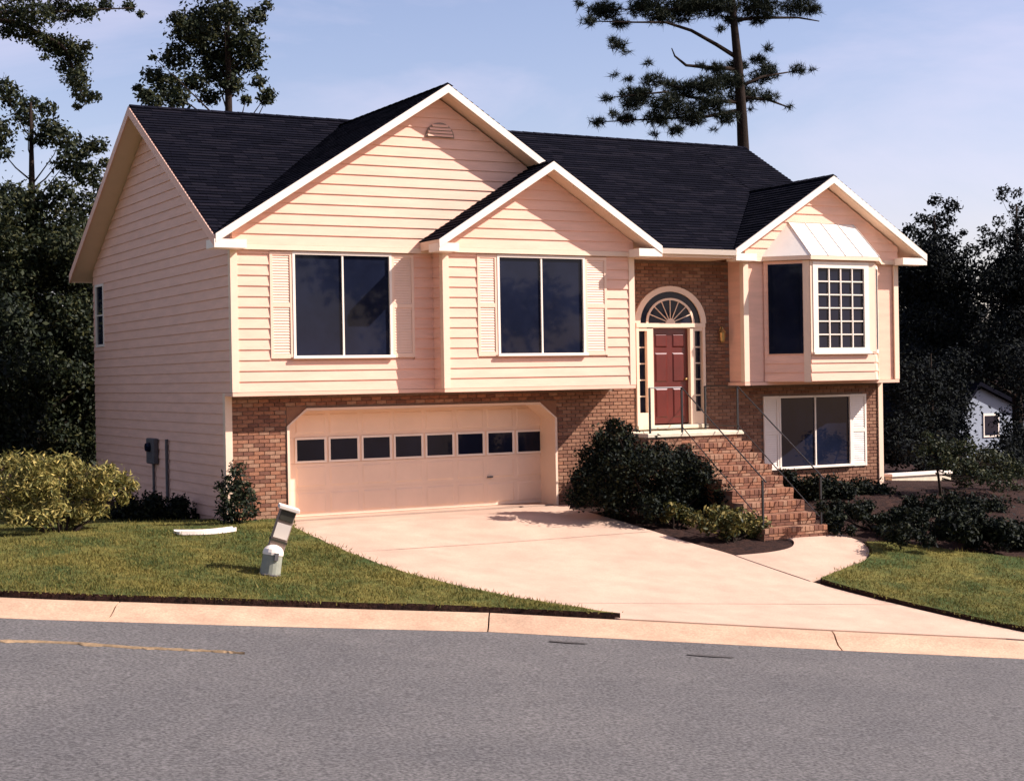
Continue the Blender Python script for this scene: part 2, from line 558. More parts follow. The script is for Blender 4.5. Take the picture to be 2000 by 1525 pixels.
def stroke(name, pts, wd, off, m, parent):
    """a thin recessed-looking joint strip on the concrete"""
    mb = MB(); pr = None
    P = densify(list(pts) + [pts[-1]], 0.4)[:-1] + [pts[-1]]
    for i, p in enumerate(P):
        a = np.array(P[max(0, i - 1)]); b = np.array(P[min(len(P) - 1, i + 1)])
        d = b - a; d /= max(1e-6, np.linalg.norm(d)); nn = np.array([-d[1], d[0]]) * wd / 2
        l, r = np.array(p) + nn, np.array(p) - nn
        cur = (len(mb.v), len(mb.v) + 1)
        mb.v += [(l[0], l[1], h(*l) + off), (r[0], r[1], h(*r) + off)]
        if pr: mb.f.append((pr[0], cur[0], cur[1], pr[1]))
        pr = cur
    return mb.build(name, m, parent)
M['joint'] = mat('joint_dirt', (0.42, 0.30, 0.235), 0.95, var=0.4, scale=10)
stroke('joint', [G2(1437, 1085), G2(1583, 1135)], 0.014, 0.032, M['joint'], driveway)
stroke('joint', [dl[8], dr[12]], 0.010, 0.024, M['joint'], driveway)
stroke('joint', [dl[22], dr[30]], 0.010, 0.024, M['joint'], driveway)

cl = [sn(s, nc(s) + 0.05, 0)[:2] for s in np.linspace(-38, s_l, 60)]
left_lawn_poly = cl + [(p[0] - 0.02, p[1] - 0.0) for p in dl[::-1][1:]] + [(1.1, 0.44), (-0.05, 0.44), (-0.05, 1.2), (-1.0, 1.6), (-1.3, 9), (-3, 14), (-30, 22)]
def turf_off(o): return o
lawnL = tag(sheet('lawn', left_lawn_poly, 0.09, M['turf'], 0.2, 0.5, rag=0.02, edge=M['soil']), 'sloping green and tan lawn left of the driveway', kind='structure')
e0 = [G2(1590, 1136, 0.08), G2(1640, 1115, 0.08), G2(1690, 1095, 0.08), G2(1704, 1078, 0.08), G2(1692, 1058, 0.08)]
k_ = next(i for i, p in enumerate(dr) if px_of((p[0], p[1], h(*p)))[0] > 1590)
de = [(p[0] + 0.03, p[1] + 0.02) for p in dr[k_:]]
top = [G2(1760, 1062, 0.08), G2(1880, 1078, 0.08), G2(2010, 1092, 0.08)]
tx = np.array(top[-1]); cr_ = [sn(s, nc(s) + 0.01, 0)[:2] for s in np.linspace(s_r + 0.3, s_r + 40, 40)]
right_lawn_poly = smooth_line(e0[::-1], 4)[:-1] + de + cr_ + [tuple(tx + np.array([34, -2.0])), tuple(tx + np.array([8, 0.3]))] + top[::-1]
lawnR = tag(sheet('lawn', right_lawn_poly, 0.10, M['turf'], 0.2, 0.5, rag=0.02, edge=M['soil']), 'olive lawn wedge right of the driveway and walk', kind='structure')

# grass blades on the lawns
def blades(poly, cnt, off):
    B = densify(poly, 1.0)
    V = []; tries = 0
    while len(V) < cnt and tries < cnt * 40:
        tries += 1
        # sample by pixel so that density follows the picture
        u = random.uniform(-260, 2420); v = random.uniform(985, 1290)
        d = ray(u, v)
        P = ground_fast(d)
        if P is None or not inside(P[0], P[1], B): continue
        V.append((P[0], P[1], h(P[0], P[1]) + off))
    return np.array(V)
def ground_fast(d):
    t = (CAM[2] + 0.4) / -d[2]
    for _ in range(5):
        P = CAM + d * t
        t += 0.8 * (h(P[0], P[1]) - P[2]) / d[2]
    if t < 5 or t > 90: return None
    return CAM + d * t
def tris_mesh(name, V, F, m, parent=None):
    me = bpy.data.meshes.new(name)
    k = F.shape[1]
    me.vertices.add(len(V)); me.vertices.foreach_set('co', V.astype(np.float32).ravel())
    me.loops.add(F.size); me.loops.foreach_set('vertex_index', F.astype(np.int32).ravel())
    me.polygons.add(len(F)); me.polygons.foreach_set('loop_start', np.arange(0, F.size, k, dtype=np.int32))
    me.update(calc_edges=True)
    return link(name, me, m, parent)
def grass(name, poly, cnt, off, label):
    P = blades(poly, cnt, off)
    P = np.repeat(P, 4, axis=0)
    n = len(P)
    P = P + np.stack([RNG.normal(0, .07, n), RNG.normal(0, .07, n), np.zeros(n)], 1)
    a = RNG.uniform(0, 2 * np.pi, n); wd = RNG.uniform(.006, .012, n); ht = RNG.uniform(.02, .065, n) * (1 + .8 * (RNG.random(n) > .93))
    ln = RNG.normal(0, .03, (n, 2))
    dx = np.stack([np.cos(a), np.sin(a), np.zeros(n)], 1) * wd[:, None]
    P[:, 2] -= 0.012
    T = P + np.stack([ln[:, 0], ln[:, 1], ht], 1)
    V = np.stack([P - dx, P + dx, T], 1).reshape(-1, 3)
    F = np.arange(len(V)).reshape(-1, 3)
    return tag(tris_mesh(name, V, F, M['grass']), label, 'grass', kind='stuff')
grass('grass', left_lawn_poly, 16000, 0.09, 'short grass blades of the lawn left of the driveway')
grass('grass', right_lawn_poly, 10000, 0.10, 'short grass blades of the lawn wedge right of the driveway')

# streak of silt on the road and two tar marks
def road_pt(u, v, off=0.006):
    P = street_hit(u, v, -0.15); return P
mb = MB(); pr = None
pl = smooth_line([road_pt(*q) for q in ((-160, 1250), (0, 1255), (120, 1258), (250, 1267), (350, 1272), (430, 1276), (478, 1280))], 8)
for i, p in enumerate(pl):
    t = i / (len(pl) - 1)
    wdt = (0.02 + 0.10 * random.random() ** 2 * abs(math.sin(i * .9))) * (1 - t ** 3 * 0.85)
    s_ = p[0] * SU[0] + p[1] * SU[1]; z = zc(s_) - 0.15
    dn = (nc(s_) - CW) - (p[0] * SN[0] + p[1] * SN[1]); z += 0.02 * min(1, dn / 3)
    a = Vector((p[0], p[1], z)); q = Vector((SN[0], SN[1], 0)) * wdt
    cur = len(mb.v)
    mb.v += [tuple(a + q + Vector((0, 0, .002))), tuple(a + q * .3 + Vector((0, 0, .022 + .01 * random.random()))), tuple(a - q * .4 + Vector((0, 0, .018))), tuple(a - q + Vector((0, 0, .002)))]
    if pr is not None:
        for k in range(3): mb.f.append((pr + k, cur + k, cur + k + 1, pr + k + 1))
    pr = cur
tag(mb.build('silt_streak', M['dirt']), 'long tan streak of washed silt lying on the grey road', 'dirt', kind='stuff')
for (u, v, L_, lab) in ((1110, 1256, 0.26, 'small dark tar patch on the road below the driveway lip'), (1385, 1283, 0.3, 'small dark tar patch on the road below the curb joint')):
    P = road_pt(u, v); s_ = s_of(P); n_ = P[0] * SN[0] + P[1] * SN[1]
    dn = (nc(s_) - CW) - n_
    mb = MB(); z = zc(s_) - 0.15 + 0.02 * min(1, dn / 3) + 0.004
    pts = []
    for q in range(14):
        t = 2 * math.pi * q / 14; r = 1 + 0.35 * (random.random() - .5)
        pts.append(sn(s_ + L_ * r * math.cos(t), n_ + 0.06 * r * math.sin(t), z + 0.004 - 0.083 * L_ * r * math.cos(t)))
    mb.prism(pts, (0, 0, 0.006))
    tag(mb.build('tar_patch', M['tar']), lab, 'patch')

# ------------------------------------------------------------------ house
house = thing('house', 'cream sided split level house with brick lower storey and dark shingle roof', 'house', (0, 0, 0))
ZS, ZE, ZT = 2.525, 5.30, 5.42           # bottom of upper siding, top of wall, roof edge
YG = 0.45                                # brick plane
W = 10.24
XB1, XB2, PB = 4.17, 8.586, 0.478        # bump
XR1, XR2, YR = 11.75, 16.19, -0.14       # right gable wing
OV = 0.45
EXPO = 0.2

def siding(wall, poly, org, du, z0, nrm, opens=(), m=None, e=EXPO):
    """lap boards on a wall. poly: 2D convex outline (a along du, z). opens: (a0,a1,z0,z1)"""
    m = m or M['siding']
    org = Vector(org); du = Vector(du); nrm = Vector(nrm)
    zt = max(p[1] for p in poly); zlo = min(p[1] for p in poly)
    z = z0
    while z < zt - 0.01:
        bands = sorted(set([z, min(z + e, zt)] + [q for o in opens for q in o[2:4] if z + 0.01 < q < z + e - 0.01]))
        for b0, b1 in zip(bands[:-1], bands[1:]):
            if b1 - b0 < 0.012: continue
            P = clip(clip(poly, 1, b0, True), 1, b1, False)
            if len(P) < 3: continue
            cutx = [(o[0], o[1]) for o in opens if o[2] < (b0 + b1) / 2 < o[3]]
            pieces = [P]
            for c0, c1 in cutx:
                nx = []
                for q in pieces:
                    l = clip(q, 0, c0, False); r = clip(q, 0, c1, True)
                    nx += [k for k in (l, r) if len(k) >= 3]
                pieces = nx
            for q in pieces:
                if max(k[0] for k in q) - min(k[0] for k in q) < 0.02: continue
                A = []; Bk = []
                for a, zz in q:
                    f = (zz - z) / e
                    out = 0.022 * (1 - f) + 0.004
                    A.append(org + du * a + Vector((0, 0, zz)) + nrm * out)
                    Bk.append(org + du * a + Vector((0, 0, zz)) - nrm * 0.012)
                MB().loft(A, Bk).build('siding_board', m, wall)
        z += e

# --- upper walls (solid cores) and their boards
def core(name, *b):
    return box(name, M['siding'], house, *b)
wingL = core('upper_wall', 0.02, XB2 - 0.02, 0.02, W - 0.02, ZS, ZE)
bumpW = core('upper_wall', XB1 + 0.02, XB2 - 0.02, -PB + 0.02, 0.018, ZS, ZE)
midW = core('upper_wall', XB2 - 0.018, 15.5, YG + 0.25, W - 0.02, ZS, ZE)
wingR = core('upper_wall', XR1 + 0.02, XR2 - 0.02, YR + 0.02, 3.0, ZS, ZE)

def up(u, v, Y):
    p = atY(u, v, Y); return p[0], p[2]
w1a, _ = up(576, 600, 0); w1b, _ = up(760, 600, 0)
WT, WB = 5.128, 3.202
sh1 = (up(527, 600, 0)[0], up(808, 600, 0)[0])
w2a, _ = up(975, 600, -PB); w2b, _ = up(1137.5, 600, -PB)
sh2 = (up(932, 600, -PB)[0], up(1184, 600, -PB)[0])
op1 = (sh1[0], sh1[1], WB - 0.10, WT + 0.06)
op2 = (sh2[0], sh2[1], WB - 0.10, WT + 0.06)
siding(wingL, [(0, ZS), (XB1, ZS), (XB1, ZE), (0, ZE)], (0, 0, 0), (1, 0, 0), ZS, (0, -1, 0), [op1])
siding(bumpW, [(XB1, ZS), (XB2, ZS), (XB2, ZE), (XB1, ZE)], (0, -PB, 0), (1, 0, 0), ZS, (0, -1, 0), [op2])
siding(bumpW, [(-PB, ZS), (0, ZS), (0, ZE), (-PB, ZE)], (XB1, 0, 0), (0, 1, 0), ZS, (-1, 0, 0))
siding(bumpW, [(-PB, ZS), (YG, ZS), (YG, ZE), (-PB, ZE)], (XB2, 0, 0), (0, 1, 0), ZS, (1, 0, 0))
# wall under the bump's right return behind the front plane
box('upper_wall', M['siding'], house, XB2 - 0.3, XB2 - 0.015, 0.02, YG + 0.3, ZS, ZE)

# gable faces
A1, Z1 = 4.35, 8.487
S1 = (Z1 - ZT) / (A1 + OV)
A2, Z2, H2 = 6.45, 7.052, 2.591
S2 = (Z2 - ZT) / H2
A3, Z3, H3 = 14.056, 7.133, 2.77
S3 = (Z3 - ZT) / H3
TH = 0.19
def gable(a, z, sl, x0, x1, y, opens=()):
    zap = z - TH - 0.01
    def zr(x): return zap - sl * abs(x - a)
    b = [(x0, ZE), (x1, ZE), (x1, max(ZE + .01, zr(x1))), (a, zap), (x0, max(ZE + .01, zr(x0)))]
    mb = MB(); mb.prism([(p[0], y + 0.015, p[1]) for p in b], (0, 0.05 if y > -0.3 or True else 0, 0))
    g = mb.build('gable_wall', M['siding'], house)
    siding(g, b, (0, y, 0), (1, 0, 0), ZE, (0, -1, 0), opens)
    MB().box(x0 - 0.02, x1 + 0.02, y - 0.035, y + 0.012, ZE - 0.10, ZE - 0.003).build('frieze_board', M['trim'], house)
    return g
gw1 = gable(A1, Z1, S1, 0.0, XB2, -0.05)
gw2 = gable(A2, Z2, S2, XB1, XB2, -PB - 0.05)
gw3 = gable(A3, Z3, S3, XR1, XR2, YR - 0.05)
# half round vent
va = up(830, 268, -.05); vb = up(885, 268, -.05)
vc = ((va[0] + vb[0]) / 2, va[1]); vr = (vb[0] - va[0]) / 2
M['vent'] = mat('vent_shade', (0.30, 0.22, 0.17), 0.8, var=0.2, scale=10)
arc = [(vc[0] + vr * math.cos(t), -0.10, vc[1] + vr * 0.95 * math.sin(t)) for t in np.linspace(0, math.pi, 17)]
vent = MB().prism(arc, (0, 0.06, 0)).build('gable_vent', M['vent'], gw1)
for k in range(4):
    zz = vc[1] + vr * (0.12 + 0.2 * k); hw = math.sqrt(max(0.01, vr * vr - ((zz - vc[1]) / 0.95) ** 2)) - 0.03
    MB().loft([(vc[0] - hw, -0.125, zz - 0.02), (vc[0] + hw, -0.125, zz - 0.02), (vc[0] + hw, -0.125, zz), (vc[0] - hw, -0.125, zz)],
              [(vc[0] - hw, -0.099, zz + 0.02), (vc[0] + hw, -0.099, zz + 0.02), (vc[0] + hw, -0.099, zz + 0.035), (vc[0] - hw, -0.099, zz + 0.035)]).build('vent_slat', M['siding'], gw1)

# left side wall
lw = house
sideL = MB().box(0.02, 0.2, YG + 0.02, W - 0.02, -0.6, ZS - 0.004).build('side_wall', M['siding'], house)
MB().prism([(0.015, -OV * 0 + 0.0, ZE), (0.015, W, ZE), (0.015, W / 2, 8.648 - TH - 0.02)], (0.15, 0, 0)).build('side_gable', M['siding'], house)
sm = (8.648 - ZT) / (W / 2 + OV)
siding(sideL, [(YG, -0.5), (W, -0.5), (W, ZS), (YG, ZS)], (0, 0, 0), (0, 1, 0), ZS - 16 * EXPO, (-1, 0, 0))
zr0 = 8.648 - TH - 0.02 - sm * W / 2
siding(sideL, [(0, ZS), (W, ZS), (W, max(ZE, zr0)), (W / 2, 8.648 - TH - 0.02), (0, max(ZE, zr0))], (0, 0, 0), (0, 1, 0), ZS, (-1, 0, 0), [(9.22, 9.98, 3.62, 5.12)])
# back and right walls
box('rear_wall', M['siding'], house, 0.02, 15.5, W - 0.2, W, -0.8, ZE)
box('side_wall', M['siding'], house, 15.3, 15.5, 3.0, W - 0.2, -0.8, ZE)
box('side_wall', M['siding'], house, XR2 - 0.2, XR2 - 0.02, YG + 0.2, 3.0, -0.8, ZS - 0.004)
# corner boards
for (x, y, z0, z1, dx, dy) in ((0, 0, ZS, ZE, 1, 1), (0, YG, -0.5, ZS - .01, 1, 1), (XB1, -PB, ZS, ZE, 1, 1), (XB2, -PB, ZS, ZE, -1, 1), (XR1, YR, ZS, ZE, 1, 1), (XR2, YR, ZS, ZE, -1, 1), (XR2, YG, -0.5, ZS - .01, -1, 1)):
    o = 0.036
    mb = MB()
    mb.box(min(x - dx * o, x + dx * 0.1), max(x - dx * o, x + dx * 0.1), y - o, y - 0.002, z0, z1)
    mb.box(min(x - dx * o, x - dx * 0.002), max(x - dx * o, x - dx * 0.002), y - 0.002, y + 0.1, z0, z1)
    mb.build('corner_board', M['trim'], house)
# bottom trim of the overhanging storey, and soffit of the overhang
for (x0, x1, y) in ((0, XB1, 0), (XB1, XB2, -PB), (XR1, XR2, YR)):
    MB().box(x0 - 0.03, x1 + 0.03, y - 0.03, YG + 0.1, ZS - 0.075, ZS - 0.006).build('overhang_soffit', M['siding'], house)

# --- roofs
def slope(name, pts, parent, up_dir, expo=0.14, ridge=None):
    """pts: 3D polygon, in one plane; courses run level. deck below, shingles above."""
    P = [Vector(p) for p in pts]
    n = (P[1] - P[0]).cross(P[2] - P[0]).normalized()
    if n.z < 0: n = -n
    mb = MB(); mb.prism([p - n * 0.012 for p in P], -n * (TH - 0.012) if False else (0, 0, -(TH - 0.02)))
    deck = mb.build(name, M['trim'], parent)
    e1 = Vector((0, 0, 1)).cross(n).normalized()
    e2 = n.cross(e1).normalized()
    if e2.z < 0: e1, e2 = -e1, -e2
    o = P[0]
    q = [((p - o).dot(e1), (p - o).dot(e2)) for p in P]
    v0 = min(k[1] for k in q); v1 = max(k[1] for k in q)
    mb = MB(); v = v0
    while v < v1 - 0.002:
        c = clip(clip(q, 1, v, True), 1, min(v + expo, v1), False)
        if len(c) >= 3:
            # split into tabs of random width so that edges are uneven
            xa, xb = min(k[0] for k in c), max(k[0] for k in c)
            x = xa - random.random() * 0.5
            while x < xb:
                wd = random.choice((0.30, 0.33, 0.36, 0.66))
                t = clip(clip(c, 0, x, True), 0, x + wd - 0.006, False)
                x += wd
                if len(t) < 3: continue
                jit = random.uniform(0, 0.006)
                A = [o + e1 * a + e2 * b + n * (0.004 + (0.016 + jit) * (1 - (b - v) / expo)) for a, b in t]
                B = [o + e1 * a + e2 * b - n * 0.01 for a, b in t]
                mb.loft(A, B)
        v += expo
    tag(mb.build('shingle_courses', M['shingle'], deck, fix=False), kind='stuff')
    return deck
YRG, ZRG = W / 2, 8.648
XL, XRR = -OV, 15.85
# main roof: front slope cut by nothing, gable roofs rise through it
def yv(z): return -OV + (z - ZT) / sm            # where the main roof reaches height z
def rz(x, y): return (x, y, ZT + sm * (y + OV))
_y1, _y3 = yv(Z1), yv(Z3)
_xr = 2 * A1 + OV
main_f = slope('roof', [rz(XL, -OV), rz(A1, _y1), rz(A1, YRG), rz(XL, YRG)], house, 1)
slope('roof', [rz(A1 + .001, _y1), rz(_xr, -OV), rz(A3 - H3, -OV), rz(A3, _y3), rz(A3, YRG), rz(A1 + .001, YRG)], house, 1)
_yr = _y3 - (XRR - A3) * (_y3 + OV) / H3
slope('roof', [rz(A3 + .001, _y3), rz(XRR, _yr), rz(XRR, YRG), rz(A3 + .001, YRG)], house, 1)
main_b = slope('roof', [(XL, YRG, ZRG), (XRR, YRG, ZRG), (XRR, W + OV, ZT), (XL, W + OV, ZT)], house, 1, expo=0.4)
LFT = 0.03
slope('gable_roof', [(XL + 0.0, -OV - .004, ZT + LFT), (A1, -OV - .004, Z1 + LFT), (A1, yv(Z1), Z1 + LFT)], house, 1)
slope('gable_roof', [(2 * A1 + OV, -OV - .004, ZT + LFT), (A1, yv(Z1), Z1 + LFT), (A1, -OV - .004, Z1 + LFT)], house, 1)
F2 = -PB - OV
slope('gable_roof', [(A2 - H2, F2, ZT), (A2, F2, Z2), (A2, -0.03, Z2), (A2 - H2, -0.03, ZT)], house, 1)
slope('gable_roof', [(A2, F2, Z2), (A2 + H2, F2, ZT), (A2 + H2, 0.2, ZT), (A2, 0.2, Z2)], house, 1)
F3 = -OV - 0.03
slope('gable_roof', [(A3 - H3, F3, ZT + LFT), (A3, F3, Z3 + LFT), (A3, yv(Z3), Z3 + LFT), (A3 - H3, -OV, ZT + LFT)], house, 1)
slope('gable_roof', [(A3, F3, Z3 + LFT), (A3 + H3, F3, ZT + LFT), (A3 + H3, 2.6, ZT + LFT), (A3, yv(Z3) + 0.0, Z3 + LFT)], house, 1)
# ridge caps
def cap(a, b):
    a, b = Vector(a), Vector(b); d = (b - a); L = d.length; d.normalize(); s = d.cross(Vector((0, 0, 1))).normalized()
    k = int(L / 0.3) + 1; mb = MB()
    for i in range(k):
        p = a + d * (i * 0.3); q = a + d * min(L, i * 0.3 + 0.33)
        t = 0.034
        A = [p + s * .13 + Vector((0, 0, -.062 + t)), p + Vector((0, 0, t)), p - s * .13 + Vector((0, 0, -.062 + t)), p + Vector((0, 0, -.06))]
        B = [q + s * .13 + Vector((0, 0, -.07 + t - .006)), q + Vector((0, 0, t - .008)), q - s * .13 + Vector((0, 0, -.07 + t - .006)), q + Vector((0, 0, -.06))]
        mb.loft(A, B)
    tag(mb.build('ridge_cap', M['shingle'], main_f), kind='stuff')
cap((XL, YRG, ZRG), (XRR, YRG, ZRG))
cap((A1, -OV, Z1 + LFT), (A1, yv(Z1), Z1 + LFT)); cap((A2, F2, Z2), (A2, 0, Z2)); cap((A3, F3, Z3 + LFT), (A3, yv(Z3), Z3 + LFT))
# rake boards and eave returns
def rake(p, q, y, hgt=0.16):
    p, q = Vector(p), Vector(q)
    dz = Vector((0, 0, 1))
    MB().prism([p - dz * 0.012, q - dz * 0.012, q - dz * (hgt + .012), p - dz * (hgt + .012)], (0, -0.03, 0)).build('rake_board', M['white'], house)
for (a, z, x0, x1, y, l) in ((A1, Z1, XL, 2 * A1 + OV, -OV - .006, LFT), (A2, Z2, A2 - H2, A2 + H2, F2 - .002, 0), (A3, Z3, A3 - H3, A3 + H3, F3 - .002, LFT)):
    rake((x0, y, ZT + l), (a, y, z + l), y)
    rake((a, y - 0.0, z + l), (x1, y, ZT + l), y)
for sgn, (y0, y1) in ((1, (-OV, YRG)), (-1, (W + OV, YRG))):
    dz = Vector((0, 0, 1))
    p, q = Vector((XL - 0.002, y0, ZT - .012)), Vector((XL - 0.002, y1, ZRG - .012))
    MB().prism([p, q, q - dz * .2, p - dz * .2], (-0.03, 0, 0)).build('rake_board', M['siding'], house)
# cornice returns at the gable feet
for (x0, x1, y0, y1) in ((XL - .03, 0.14, -OV - .03, 0.0), (A2 - H2, XB1 + 0.12, F2 - .02, -PB), (XB2 - 0.12, A2 + H2, F2 - .02, -PB), (A3 - H3, XR1 + 0.1, F3 - .02, YR), (XR2 - 0.1, A3 + H3, F3 - .02, YR)):
    MB().box(x0, x1, y0, y1, ZT - 0.235, ZT - 0.075).build('cornice_return', M['white'], house)
# soffit of main eave over the entry, fascia and gutter
MB().box(A2 + H2 + 0.01, A3 - H3 - 0.01, -OV, YG + 0.3, ZT - 0.19, ZT - 0.165).build('soffit', M['trim'], house)
gut = MB()
gut.loft([(A2 + H2 + .02, -OV - .11, ZT - .02), (A2 + H2 + .02, -OV - .004, ZT - .02), (A2 + H2 + .02, -OV - .004, ZT - .13), (A2 + H2 + .02, -OV - .07, ZT - .13)],
         [(A3 - H3 - .02, -OV - .11, ZT - .02), (A3 - H3 - .02, -OV - .004, ZT - .02), (A3 - H3 - .02, -OV - .004, ZT - .13), (A3 - H3 - .02, -OV - .07, ZT - .13)])
gut.build('gutter', M['white'], house)
MB().box(XL, XRR, W + OV, W + OV + .03, ZT - .2, ZT - .02).build('fascia', M['trim'], house)

# --- windows
def window(x0, x1, z0, z1, y, cols=2, rows=1, parent=house, casing=0.07, mull=0.035, sill=True, ynrm=-1):
    """frame, panes and sill in a wall whose face is at y, looking to -Y"""
    f = MB()
    f.box(x0 - casing, x0, y - 0.045, y + 0.012, z0 - casing, z1 + casing)
    f.box(x1, x1 + casing, y - 0.045, y + 0.012, z0 - casing, z1 + casing)
    f.box(x0, x1, y - 0.045, y + 0.012, z1, z1 + casing)
    f.box(x0, x1, y - 0.045, y + 0.012, z0 - casing, z0)
    wnd = f.build('window', M['white'], parent)
    pw = (x1 - x0) / cols; ph = (z1 - z0) / rows
    for c in range(cols):
        for r in range(rows):
            a = x0 + c * pw + (mull / 2 if c else 0); b = x0 + (c + 1) * pw - (mull / 2 if c < cols - 1 else 0)
            d = z0 + r * ph + (mull / 2 if r else 0); e = z0 + (r + 1) * ph - (mull / 2 if r < rows - 1 else 0)
            tl = 0.0
            MB().prism([(a, y + .004, d), (b, y + .004, d), (b, y + .004 + tl, e), (a, y + .004 + tl, e)], (0, 0.006, 0)).build('pane', M['glass'], wnd)
    for c in range(1, cols):
        x = x0 + c * pw
        box('mullion', M['white'], wnd, x - mull / 2, x + mull / 2, y - 0.03, y + 0.004, z0, z1)
    for r in range(1, rows):
        z = z0 + r * ph
        for c in range(cols):
            a = x0 + c * pw + (mull / 2 if c else 0); b = x0 + (c + 1) * pw - (mull / 2 if c < cols - 1 else 0)
            box('muntin', M['white'], wnd, a, b, y - 0.024, y + 0.003, z - mull / 2, z + mull / 2)
    if sill:
        box('sill', M['white'], wnd, x0 - casing - .03, x1 + casing + .03, y - 0.10, y - 0.046, z0 - casing - .01, z0 - casing + .045, bevel=0.006)
    return wnd
def shutter(x0, x1, z0, z1, y, m):
    fr = MB(); fw = 0.055
    fr.box(x0, x0 + fw, y - .034, y, z0, z1); fr.box(x1 - fw, x1, y - .034, y, z0, z1)
    zm = (z0 + z1) / 2
    for a, b in ((z0, z0 + .08), (zm - .04, zm + .04), (z1 - .07, z1)):
        fr.box(x0 + fw, x1 - fw, y - .032, y, a, b)
    fr.box(x0 + fw, x1 - fw, y - .012, y, z0 + .08, z1 - .07)
    s_ = fr.build('shutter', m, house)
    lv = MB()
    for a, b in ((z0 + .08, zm - .04), (zm + .04, z1 - .07)):
        k = int((b - a) / 0.05)
        for i in range(k):
            z = a + (b - a) * (i + .5) / k
            lv.loft([(x0 + fw, y - .024, z - .02), (x1 - fw, y - .024, z - .02), (x1 - fw, y - .018, z - .02), (x0 + fw, y - .018, z - .02)],
                    [(x0 + fw, y - .013, z + .02), (x1 - fw, y - .013, z + .02), (x1 - fw, y - .013, z + .026), (x0 + fw, y - .013, z + .026)])
    tag(lv.build('louvers', m, s_), kind='stuff')
cs = 0.05
window(w1a, w1b, WB, WT, 0.0, 2, 1, casing=cs)
window(w2a, w2b, WB, WT, -PB, 2, 1, casing=cs)
shutter(sh1[0], w1a - cs, WB - .05, WT + .05, -0.0, M['shutter']); shutter(w1b + cs, sh1[1], WB - .05, WT + .05, -0.0, M['shutter'])
shutter(sh2[0], w2a - cs, WB - .05, WT + .05, -PB, M['shutter']); shutter(w2b + cs, sh2[1], WB - .05, WT + .05, -PB, M['shutter'])
# side window at the rear of the left wall
mb = MB()
for a, b, c, d in ((9.22, 9.98, 5.06, 5.12), (9.22, 9.98, 3.62, 3.68), (9.22, 9.28, 3.68, 5.06), (9.92, 9.98, 3.68, 5.06)):
    mb.box(-.04, .014, a, b, c, d)
sw = mb.build('window', M['white'], house)
box('pane', M['glass'], sw, -.008, .012, 9.28, 9.92, 3.68, 4.36)
box('pane', M['glass'], sw, -.008, .012, 9.28, 9.92, 4.39, 5.06)
box('mullion', M['white'], sw, -.03, .01, 9.28, 9.92, 4.36, 4.39)

# --- bay on the right wing
BX0, BX1, BY = 13.02, 14.87, -0.86
BL, BRt = BX0 - (YR - BY), BX1 + (YR - BY)
bz0, bz1 = ZS - 0.02, 5.20
bay = MB().prism([(BL + .03, YR + .02, bz0), (BX0 + .012, BY + .02, bz0), (BX1 - .012, BY + .02, bz0), (BRt - .03, YR + .02, bz0)], (0, 0, bz1 - bz0)).build('bay', M['siding'], house)
bw0, bw1 = up(1596, 600, BY)[0], up(1686, 600, BY)[0]
bzt, bzb = 5.03, 3.26
siding(bay, [(BX0, bz0), (BX1, bz0), (BX1, bz1), (BX0, bz1)], (0, BY, 0), (1, 0, 0), ZS, (0, -1, 0), [(BX0 + .02, BX1 - .02, bzb - .1, bzt + .1)])
window(bw0, bw1, bzb, bzt, BY, 4, 6, parent=bay, casing=0.14, mull=0.028)
for x0, x1 in ((BX0 - .01, bw0 - .14), (bw1 + .14, BX1 + .01)):
    box('casing', M['trim'], bay, x0, x1, BY - .03, BY + .012, bzb - .1, bz1 - .02)
box('casing', M['trim'], bay, BX0 + .02, BX1 - .02, BY - .028, BY + .012, bzt + .141, bz1 - .02)
r2 = math.sqrt(.5)
for (ox, oy, dx, dy, nx, ny) in ((BL, YR, r2, -r2, -r2, -r2), (BX1, BY, r2, r2, r2, -r2)):
    Lf = (YR - BY) / r2
    siding(bay, [(0, bz0), (Lf, bz0), (Lf, bz1), (0, bz1)], (ox, oy, 0), (dx, dy, 0), ZS, (nx, ny, 0), [(.10, Lf - .16, bzb - .12, bzt + .1)])
    O = Vector((ox, oy, 0)); D = Vector((dx, dy, 0)); N = Vector((nx, ny, 0))
    def q(a, z, o): return O + D * a + Vector((0, 0, z)) + N * o
    fr = MB()
    for a, b, c, d in ((.10, .16, bzb - .12, bzt + .1), (Lf - .22, Lf - .16, bzb - .12, bzt + .1), (.16, Lf - .22, bzb - .12, bzb - .05), (.16, Lf - .22, bzt + .03, bzt + .1)):
        fr.prism([q(a, c, .035), q(b, c, .035), q(b, d, .035), q(a, d, .035)], -N * .05)
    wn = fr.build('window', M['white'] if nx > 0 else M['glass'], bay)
    MB().prism([q(.16, bzb - .05, .004), q(Lf - .22, bzb - .05, .004), q(Lf - .22, bzt + .03, .004), q(.16, bzt + .03, .004)], -N * .008).build('pane', M['glass'], wn)
    MB().prism([q(Lf - .15, bz0, .03), q(Lf + .0, bz0, .03), q(Lf + .0, bz1, .03), q(Lf - .15, bz1, .03)], -N * .04).build('casing', M['trim'], bay)
